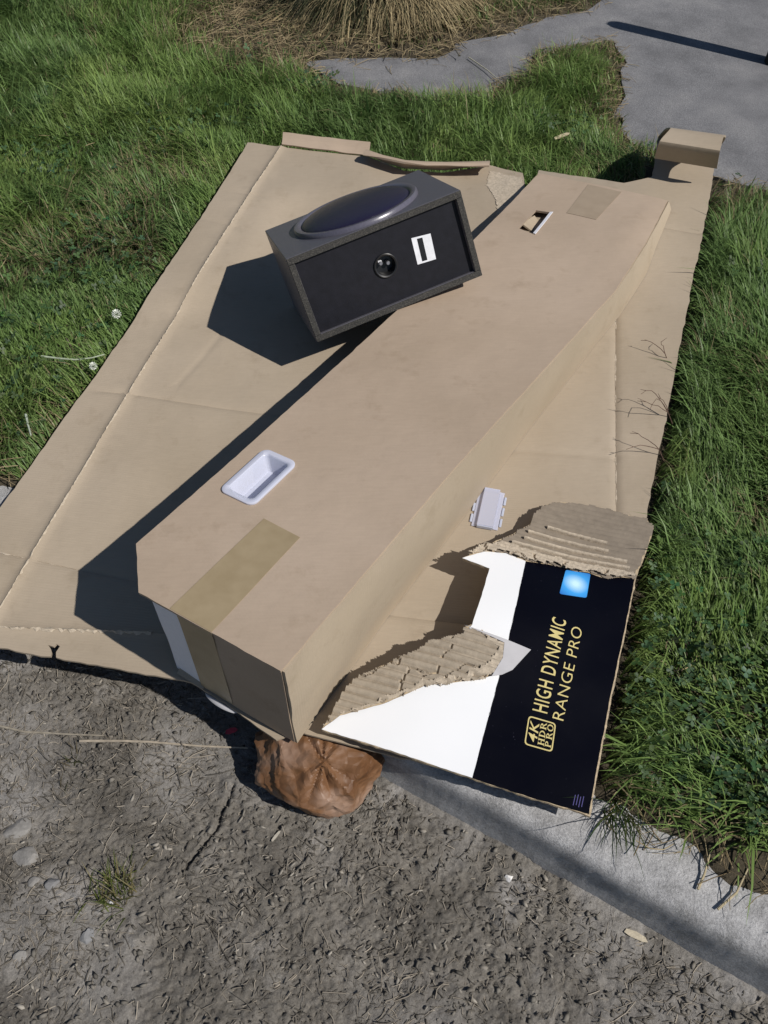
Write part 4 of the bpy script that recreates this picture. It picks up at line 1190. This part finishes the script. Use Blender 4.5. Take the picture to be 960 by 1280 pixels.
for k in range(3):
    a = base + k * 2.094
    u = shape[None, :, 0] * size[:, None]; w = shape[None, :, 1] * size[:, None]; h = shape[None, :, 2] * size[:, None]
    lx = u * np.cos(a)[:, None] - w * np.sin(a)[:, None]; ly = u * np.sin(a)[:, None] + w * np.cos(a)[:, None]
    lz = h + lx * tiltx[:, None] + ly * tilty[:, None]
    VV.append(np.stack([x[:, None] + lx, y[:, None] + ly, zc[:, None] + lz], -1))
V = np.concatenate(VV).reshape(-1, 3); b = (np.arange(3 * n) * 6)[:, None]
FQ = np.concatenate([b + np.array([0, 1, 2, 3]), b + np.array([0, 3, 4, 5])])
cc = (np.array([.062, .110, .044]) * (.55 + .9 * rng.random((n, 1)))) * (1 + .25 * rng.normal(0, 1, (n, 3)) * np.array([.5, .2, .6]))
C = np.repeat(np.concatenate([cc] * 3), 6, 0).clip(.005, 1)
o = mk_fast('clover', V, [FQ], M['clover'], False, C, 'stuff'); tag(o, 'low clover leaves mixed into the lawn', 'clover')

# straw fibres: thin tubes joined as stuff
def fibres(x, y, z, L, r, az, col, name, label, arch=.15, pitch=0.1):
    n = len(x); S = np.linspace(-.5, .5, 4); V = np.zeros((n, 4, 3, 3))
    bend = rng.normal(0, .35, n); pz = rng.normal(0, pitch, n)
    d = np.column_stack([np.cos(az), np.sin(az)]); pr_ = np.column_stack([-d[:, 1], d[:, 0]])
    for k, s in enumerate(S):
        cxy = np.column_stack([x, y]) + d * (s * L)[:, None] + pr_ * (bend * L * (s * s - .1))[:, None]
        cz = z + pz * s * L + arch * L * (.25 - s * s)
        for m in range(3):
            a = 2.094 * m + 1.57
            V[:, k, m, :2] = cxy + pr_ * (r * math.cos(a))[:, None]; V[:, k, m, 2] = cz + r * math.sin(a) * .8
    V = V.reshape(-1, 3); b = (np.arange(n) * 12)[:, None]
    Q = np.concatenate([b + np.array([k * 3 + m, k * 3 + (m + 1) % 3, (k + 1) * 3 + (m + 1) % 3, (k + 1) * 3 + m]) for k in range(3) for m in range(3)])
    o = mk_fast(name, V, [Q], M['straw'], True, np.repeat(col, 12, 0), 'stuff'); tag(o, label, 'straw'); return o
# on the soil
n = 22000
s_ = rng.uniform(-1.5, .4, n); q_ = -np.abs(rng.uniform(.02, .85, n)); x, y = k2w(s_, q_)
keep = rng.random(n) < np.clip(.1 + 1.45 * fbm(x, y, .13, 4, 361), 0, 1) ** 2.4
x, y = x[keep], y[keep]; n = len(x)
az = 6.3 * fbm(x, y, .25, 2, 31) + rng.normal(0, .8, n)
L = rng.uniform(.005, .028, n) * np.where(rng.random(n) < .05, 2.8, 1)
tone = rng.random((n, 1)) ** 2
col = np.array([.10, .09, .075]) * (1 - tone) + np.array([.42, .37, .30]) * tone
fibres(x, y, soil_h(x, y) + .0006, L, rng.uniform(.0003, .0013, n), az, col, 'straw_litter', 'chopped dry stalks and chaff scattered on the soil', .1, .25)
# dead straw around the tussock and along path and kerb edges
x, y = sample(52000, -1.6, 1.6, .15, 4.2)
dp = seg_dist(x, y, PATH, True); dt = np.hypot((x + .10) * .75, y - 3.62); s_, q_ = w2k(x, y)
pr_ = np.clip(1 - np.abs(dp) / .08, 0, 1) * .65 + np.clip(1.2 - dt / .50, 0, 1) * (dt > .2) * .9 + np.clip(1.3 - np.hypot((x + .42) * .8, y - 3.42) / .28, 0, 1) * .8 + np.clip(1 - np.abs(q_ - .12) / .07, 0, 1) * .5 + .008
pr_ = np.where(inside(x, y, PATH), np.clip(1 - dp / .04, 0, 1) ** 1.5 * .35 + np.clip(1.2 - dt / .42, 0, 1) * .8, pr_)
ok = (rng.random(len(x)) < pr_) & frust(x, y) & (q_ > .05) & ~inside(x, y, SHEET) & ~inside(x, y, FLAP) & (seg_dist(x, y, SHEET, True) > .03)
x, y = x[ok], y[ok]; n = len(x); print('straw', n)
zz = np.where(inside(x, y, PATH), -.013, lawn_h(x, y) + .010 + .022 * rng.random(n))
tone = rng.random((n, 1))
fibres(x, y, zz, rng.uniform(.02, .09, n), rng.uniform(.0005, .0014, n), rng.uniform(0, 6.28, n), np.array([.17, .125, .07]) * (1 - tone) + np.array([.42, .34, .2]) * tone, 'dead_straw', 'dead straw strewn along the path and around the tussock', .12, .25)

# soil crumbs
def crumbs(x, y, z, s, col, name, label):
    n = len(x)
    oc = np.array([(1, 0, 0), (.31, .95, 0), (-.81, .59, 0), (-.81, -.59, 0), (.31, -.95, 0), (0, 0, .9), (0, 0, -.9)])
    V = oc[None] * s[:, None, None] * rng.uniform(.55, 1.25, (n, 7, 1))
    a = rng.uniform(0, 6.28, n); c, sn = np.cos(a)[:, None], np.sin(a)[:, None]
    st = rng.uniform(.6, 1.5, n)[:, None]
    vx = V[..., 0] * st; vy = V[..., 1] / st
    V = np.stack([x[:, None] + vx * c - vy * sn, y[:, None] + vx * sn + vy * c, z[:, None] + V[..., 2] * .6], -1).reshape(-1, 3)
    b = (np.arange(n) * 7)[:, None]
    T = np.concatenate([b + np.array(t) for k in range(5) for t in ((k, (k + 1) % 5, 5), ((k + 1) % 5, k, 6))])
    o = mk_fast(name, V, [T], M['straw'], False, np.repeat(col, 7, 0), 'stuff'); tag(o, label, 'crumbs'); return o
n = 9000
s_ = rng.uniform(-1.5, .4, n); q_ = -rng.uniform(.015, .85, n); x, y = k2w(s_, q_)
dn = np.clip(fbm(x, y, .18, 3, 371) * 1.9 - .45, 0, 1); dn = np.maximum(dn, np.clip(1.2 - np.hypot(x - .3, y - .33) / .3, 0, 1) * .8)
keep = rng.random(n) < dn; x, y = x[keep], y[keep]; n = len(x)
sz = .0012 + .0055 * rng.random(n) ** 4 + .001 * rng.random(n)
col = np.array([.15, .138, .118]) * rng.uniform(.6, 1.35, (n, 1))
crumbs(x, y, soil_h(x, y) + sz * .2, sz, col, 'soil_crumbs', 'small crumbs and grit of dry soil')

# flat chips and leaf scraps among the soil
n = 9000
s_ = rng.uniform(-1.5, .4, n); q_ = -rng.uniform(.01, .85, n); x, y = k2w(s_, q_)
keep = (rng.random(n) < np.clip(.1 + 1.35 * fbm(x, y, .12, 4, 377), 0, 1) ** 2.4 * (1 - .7 * dust_f(x, y))); x, y = x[keep], y[keep]; n = len(x)
oc = np.array([(-1, -.2), (-.5, -.42), (.4, -.38), (1, .05), (.45, .4), (-.55, .36)])
sz = rng.uniform(.0022, .0085, n) * np.where(rng.random(n) < .5, .6, 1); a = rng.uniform(0, 6.28, n); ar = rng.uniform(.45, 1.1, n)
ox = oc[None, :, 0] * sz[:, None] * rng.uniform(.7, 1.2, (n, 6)); oy = oc[None, :, 1] * (sz * ar)[:, None] * rng.uniform(.7, 1.2, (n, 6))
px2 = x[:, None] + ox * np.cos(a)[:, None] - oy * np.sin(a)[:, None]; py2 = y[:, None] + ox * np.sin(a)[:, None] + oy * np.cos(a)[:, None]
tl_ = rng.normal(0, .3, n)[:, None]; zt_ = soil_h(x, y)[:, None] + .0022 + tl_ * ox + .12 * np.abs(ox)
V = np.concatenate([np.stack([px2, py2, zt_], -1), np.stack([px2, py2, zt_ - .0012], -1)], 1).reshape(-1, 3)
b = (np.arange(n) * 12)[:, None]
FQ = np.concatenate([b + np.array([0, 1, 2, 3]), b + np.array([0, 3, 4, 5])] + [b + np.array([(k + 1) % 6, k, k + 6, (k + 1) % 6 + 6]) for k in range(6)])
tone = rng.random((n, 1)) ** 2.2
col = np.array([.095, .085, .072]) * (1 - tone) + np.array([.36, .33, .28]) * tone
o = mk_fast('leaf_litter', V, [FQ], M['straw'], False, np.repeat(col, 12, 0), 'stuff'); tag(o, 'small dry chips and leaf scraps lying on the soil', 'litter')

# ------------------------------------------------------------------ dry tussock at the top
n = 7000
th = rng.uniform(0, 6.28, n); rr = .15 * np.sqrt(rng.random(n))
P = np.column_stack([-.01 + rr * np.cos(th) * 1.25, 3.72 + rr * np.sin(th)])
az = th + rng.normal(0, .9, n)
L = rng.uniform(.16, .46, n) * np.where(rng.random(n) < .06, 1.35, 1); t0 = rng.uniform(.0, .9, n); t1 = t0 + rng.uniform(1.3, 2.5, n)
side = (P[:, 0] + .12 * np.cos(az) < -.02)
tone = rng.random((n, 1))
col = np.array([.19, .145, .075]) * (1 - tone) + np.array([.43, .35, .20]) * tone
gm = rng.random(n) < np.where(side, .62, .12); col[gm] = np.array([.07, .075, .035]) * rng.uniform(.5, 1.3, (gm.sum(), 1))
V, F, C = blade_mesh(P, np.full(n, -.01), L, rng.uniform(.0015, .004, n), az, t0, t1, col, 7)
V[:, 2] = np.maximum(V[:, 2], -.008 + .02 * rng.random(len(V)))
o = mk_fast('grass_tussock', V - np.array([-.01, 3.72, -.01]), F, M['straw'], False, C); o.location = (-.01, 3.72, -.01)
tag(o, 'dry straw-coloured tussock of drooping grass beside the path', 'tussock')

# ------------------------------------------------------------------ small single things
def tuft(cx, cy, zf, n, Ls, spread, cols, name, label, group=None, seed=0, azr=None, t=(.3, .8), w=(.0015, .003)):
    r = np.random.default_rng(seed)
    P = np.column_stack([cx + r.normal(0, spread, n), cy + r.normal(0, spread, n)])
    az = r.uniform(0, 6.28, n) if azr is None else r.normal(azr[0], azr[1], n)
    c = np.array(cols)[r.integers(0, len(cols), n)] * r.uniform(.7, 1.25, (n, 1))
    t0 = r.uniform(0, t[0], n)
    z0 = zf(P[:, 0], P[:, 1]) - .004
    V, F, C = blade_mesh(P, z0, r.uniform(*Ls, n), r.uniform(*w, n), az, t0, t0 + r.uniform(.2, t[1] + .2, n), c, 4)
    zc = float(zf(np.array([cx]), np.array([cy]))[0])
    o = mk_fast(name, V - np.array([cx, cy, zc]), F, M['grass'], False, C); o.location = (cx, cy, zc)
    tag(o, label, 'grass tuft', group); return o
tuft(-.462, .435, soil_h, 95, (.025, .07), .018, [(.14, .17, .04), (.10, .13, .035), (.22, .19, .09)], 'grass_tuft', 'small yellowish green grass tuft sprouting from the bare soil', seed=2, t=(.9, .9))
tuft(-.585, .665, soil_h, 22, (.02, .05), .016, [(.06, .065, .03), (.12, .10, .06)], 'grass_tuft', 'faint dark wisp of grass beside the long pale stalks', seed=3, t=(1.0, .8))
kt = lambda x, y: np.full(np.shape(x), .005)
tuft(.395, .535, kt, 55, (.06, .13), .014, [(.05, .085, .02), (.10, .11, .04), (.035, .06, .018)], 'grass_tuft', 'tuft of grass hanging over the kerb beside the printed corner', seed=4, azr=(-1.75, .45), t=(.9, 1.2))

def stone(cx, cy, zf, sx, sy, sz, rot, label, name='stone', cat='stone', col=(.225, .215, .20), seed=0, group=None):
    r = np.random.default_rng(seed + 30)
    bm = bmesh.new(); bmesh.ops.create_icosphere(bm, subdivisions=3, radius=1)
    d = np.array([v.co[:] for v in bm.verts]); F = [tuple(v.index for v in f.verts) for f in bm.faces]; bm.free()
    pn = r.normal(0, 1, (12, 3)); pn /= np.linalg.norm(pn, axis=1)[:, None]
    den = d @ pn.T; rad = np.minimum(np.where(den > .1, r.uniform(.55, 1, 12) / np.maximum(den, .1), 9).min(1), 1.15)
    V = d * rad[:, None] * np.array([sx, sy, sz]); c, s = math.cos(rot), math.sin(rot)
    V = np.column_stack([V[:, 0] * c - V[:, 1] * s, V[:, 0] * s + V[:, 1] * c, V[:, 2]])
    z = float(zf(np.array([cx]), np.array([cy]))[0]) + sz * .02
    key = 'stone%s' % (col,)
    if key not in M: M[key] = simple('stone_surface', col, .85, .18, 120, .4, 300)
    o = mk(name, V + np.array([cx, cy, z]), F, M[key], None, origin=(cx, cy, z)); smooth_flat(o, 18)
    tag(o, label, cat, group); return o
S_ = D['stones']
stone(*S_[0], soil_h, .024, .018, .008, .3, 'large pale angular stone at the left, uppermost of the loose stones', seed=1)
stone(*S_[1], soil_h, .023, .015, .008, .2, 'pale flat stone just below the large angular one', seed=2)
stone(*S_[2], soil_h, .010, .008, .006, .5, 'small pale pebble left of the rounded grey one', 'pebble', 'pebble', seed=3)
stone(*S_[3], soil_h, .013, .011, .008, .1, 'rounded grey pebble level with the grass tuft', 'pebble', 'pebble', (.20, .197, .195), seed=4)
stone(*S_[4], soil_h, .016, .012, .007, 1.2, 'smooth grey pebble just below the grass tuft', 'pebble', 'pebble', (.20, .20, .20), seed=5)
stone(*S_[5], soil_h, .013, .010, .007, .8, 'pale pebble lowest at the left edge of the soil', 'pebble', 'pebble', seed=6)
stone(*S_[6], soil_h, .008, .007, .008, .3, 'tiny bright white stone on the soil near the kerb', 'pebble', 'pebble', (.75, .73, .70), seed=7)
stone(*S_[8], soil_h, .006, .005, .005, .3, 'tiny pale pebble lying inside the grass tuft', 'pebble', 'pebble', (.6, .6, .6), seed=8)
def flake(cx, cy, zf, l, w, rot, label, name, cat, col, th=.002, dz=.004):
    key = 'flake%s' % (col,)
    if key not in M: M[key] = simple('flake_surface', col, .8, .15, 150, .3, 300)
    ol = [(-l, -w * .7), (-l * .4, -w), (l * .6, -w * .8), (l, -w * .2), (l * .7, w * .7), (-l * .1, w), (-l * .9, w * .5)]
    c, s = math.cos(rot), math.sin(rot)
    ol = [(cx + a * c - b * s, cy + a * s + b * c) for a, b in ol]
    zb_ = float(zf(np.array([cx]), np.array([cy]))[0]) + dz
    v, f = plate(ol, lambda x, y: zb_ + .15 * w * np.sin((x - cx) / l * 2), min(l, .01), th)['all']
    o = mk(name, v, f, M[key], None, origin=(cx, cy, zb_)); tag(o, label, cat); return o
ch = D['chip']
flake(*ch[0], soil_h, .020, .006, -.5, 'pale wood chip lying at the foot of the kerb', 'wood_chip', 'wood chip', (.5, .44, .33), dz=.006)
flake(*ch[1], soil_h, .012, .0025, .9, 'short pale stick in the middle of the soil', 'stick', 'stick', (.45, .41, .34))
flake(*ch[3], soil_h, .012, .006, .2, 'small red scrap of wrapper beside the paper bag', 'wrapper_scrap', 'wrapper', (.5, .06, .09), .0008, .012)
flake(.55, 2.62, lawn_h, .03, .008, .5, 'pale wood chip lying in the grass behind the carton', 'wood_chip', 'wood chip', (.5, .43, .28), dz=.05)
def stalk(pts, r, col, label, zf=None, dz=.003, name='dry_stalk', cat='stalk', group=None):
    P = np.array(pts, float)
    if zf is not None:
        xy = resample(P[:, :2], .01); z = zf(xy[:, 0], xy[:, 1])
        k = np.ones(9) / 9; z = np.maximum(np.convolve(np.pad(z, 4, 'edge'), k, 'valid'), 0 * z + z.min()) + dz
        P = np.column_stack([xy, z])
    key = 'stalk%s' % (col,)
    if key not in M: M[key] = simple('dry_stem', col, .75, .2, 90)
    v, f = tube(P, np.linspace(r, r * .6, len(P)), 6)
    o = mk(name, v, f, M[key], None, origin=tuple(P[0])); smooth_flat(o, 50); tag(o, label, cat, group); return o
sk = D['stalk']
stalk([sk[0], (-.69, .727), sk[1], (-.59, .722), sk[2]], .0024, (.27, .24, .19), 'long pale dry stalk at the left below the carton edge', soil_h, .006)
stalk([sk[3], (-.45, .705), (-.35, .697), sk[4]], .0026, (.36, .31, .24), 'long straight pale stalk pointing at the paper bag', soil_h, .008)
stalk([(.50, .405, .005), (.515, .428, .007), (.53, .46, .012)], .0023, (.42, .35, .22), 'short pale straw lying on the kerb, upper of two')
stalk([(.525, .375, .005), (.56, .40, .007), (.585, .435, .012)], .0022, (.42, .35, .22), 'short pale straw lying on the kerb, lower of two')
bA = D['bladeA']
stalk([(*bA[0], .052), (-.77, 1.590, .055), (*bA[1], .056), (-.69, 1.588, .058), (*bA[2], .060)], .0024, (.38, .43, .31), 'long curved pale grass stem lying on the lawn left of carton', name='grass_stalk', cat='stalk')
bB = D['bladeB']
stalk([(*bB[0], .055), (*bB[1], .054), (*bB[2], .052)], .003, (.36, .40, .32), 'short pale grass stem lying on the lawn at far left', name='grass_stalk', cat='stalk')
stalk([(.30, 3.22, -.008), (.36, 3.12, -.006), (.405, 3.02, -.004)], .0022, (.42, .40, .3), 'single pale straw lying across the asphalt path')
# clover flowers
M['petal'] = simple('clover_petals', (.72, .74, .66), .7, .12, 300)
def flower(cx, cy, r, label):
    rs = np.random.default_rng(int(abs(cx) * 1000)); V = []; F = []
    for k in range(46):
        a = k * 2.39996; h = 1 - 1.6 * (k + .5) / 46; rr_ = math.sqrt(max(0, 1 - h * h))
        d = np.array([rr_ * math.cos(a), rr_ * math.sin(a), h]); t = np.cross(d, [0, 0, 1.0]); t /= np.linalg.norm(t) + 1e-9
        b = len(V); p = d * r * .45; q_ = d * r + np.array((0, 0, r * .12)); wv = t * r * .16
        V += [p - wv * .5, p + wv * .5, q_ + wv, q_ * 1.12, q_ - wv]; F.append((b, b + 1, b + 2, b + 3, b + 4))
    V = np.array(V) + np.array([cx, cy, .06])
    e = empty('clover_flower', (cx, cy, 0)); mk('flower_head', V, F, M['petal'], e)
    v, f = tube([(cx + .004, cy, -.01), (cx + .002, cy, .03), (cx, cy, .057)], .0009, 5)
    if 'stem' not in M: M['stem'] = simple('green_stem', (.06, .11, .03), .6)
    mk('stem', v, f, M['stem'], e); tag(e, label, 'flower', 'white clover flowers'); return e
flower(*D['flower'][0], .011, 'white clover flower in the grass, farther of two beside the carton')
flower(*D['flower'][1], .009, 'white clover flower in the grass, nearer the curved pale stem')
# dark dry sprigs poking over the right edge of the carton
def sprig(x, y, z, arms, label, seed):
    r = np.random.default_rng(seed); parts = []
    for (dx, dy, dz, cv) in arms:
        P = [np.array((x + .02, y, z - .03)), np.array((x, y, z + .008))]
        for k in range(1, 6):
            g = k / 5; P.append(np.array((x + dx * g, y + dy * g + cv * math.sin(g * 3.0), z + .008 + dz * math.sin(g * 2.2))) + r.normal(0, .0012, 3))
        parts.append(tube(P, np.linspace(.0011, .0005, len(P)), 5))
        e_ = P[-2]
        for q_ in range(1):
            parts.append(tube([e_, e_ + r.normal(0, .008, 3) + np.array((dx, dy, 0)) * .15], [.0009, .0004], 4))
    v, f = join(parts)
    if 'sprig' not in M: M['sprig'] = simple('dark_dry_stem', (.12, .075, .055), .8, .3, 90)
    o = mk('dry_sprig', v, f, M['sprig'], None, origin=(x, y, z)); tag(o, label, 'sprig', 'dry sprigs over the carton edge'); return o
sprig(.665, 1.60, .052, [(-.055, .03, .02, .0), (-.01, .03, .015, .0)], 'dark dry sprig over the carton right edge, topmost of three', 1)
sprig(.635, 1.41, .050, [(-.06, .03, .03, .02), (-.05, -.02, .03, .022), (-.07, .01, .03, -.01), (-.02, .03, .02, 0)], 'dark dry branching sprig over the carton right edge, middle of three', 2)
sprig(.595, 1.30, .048, [(-.06, .035, .02, 0), (-.075, -.012, .015, .004)], 'dark dry sprig over the carton right edge, lowest of three', 3)

# alike small things share a group
GROUPS = {'stone': 'loose stones on the soil', 'pebble': 'loose stones on the soil', 'grass_tuft': 'small grass tufts', 'dry_stalk': 'loose dry stalks',
          'grass_stalk': 'pale stalks on the lawn', 'wood_chip': 'pale wood chips'}
for o in COL.objects:
    if o.parent is None and o.name.split('.')[0] in GROUPS: o['group'] = GROUPS[o.name.split('.')[0]]
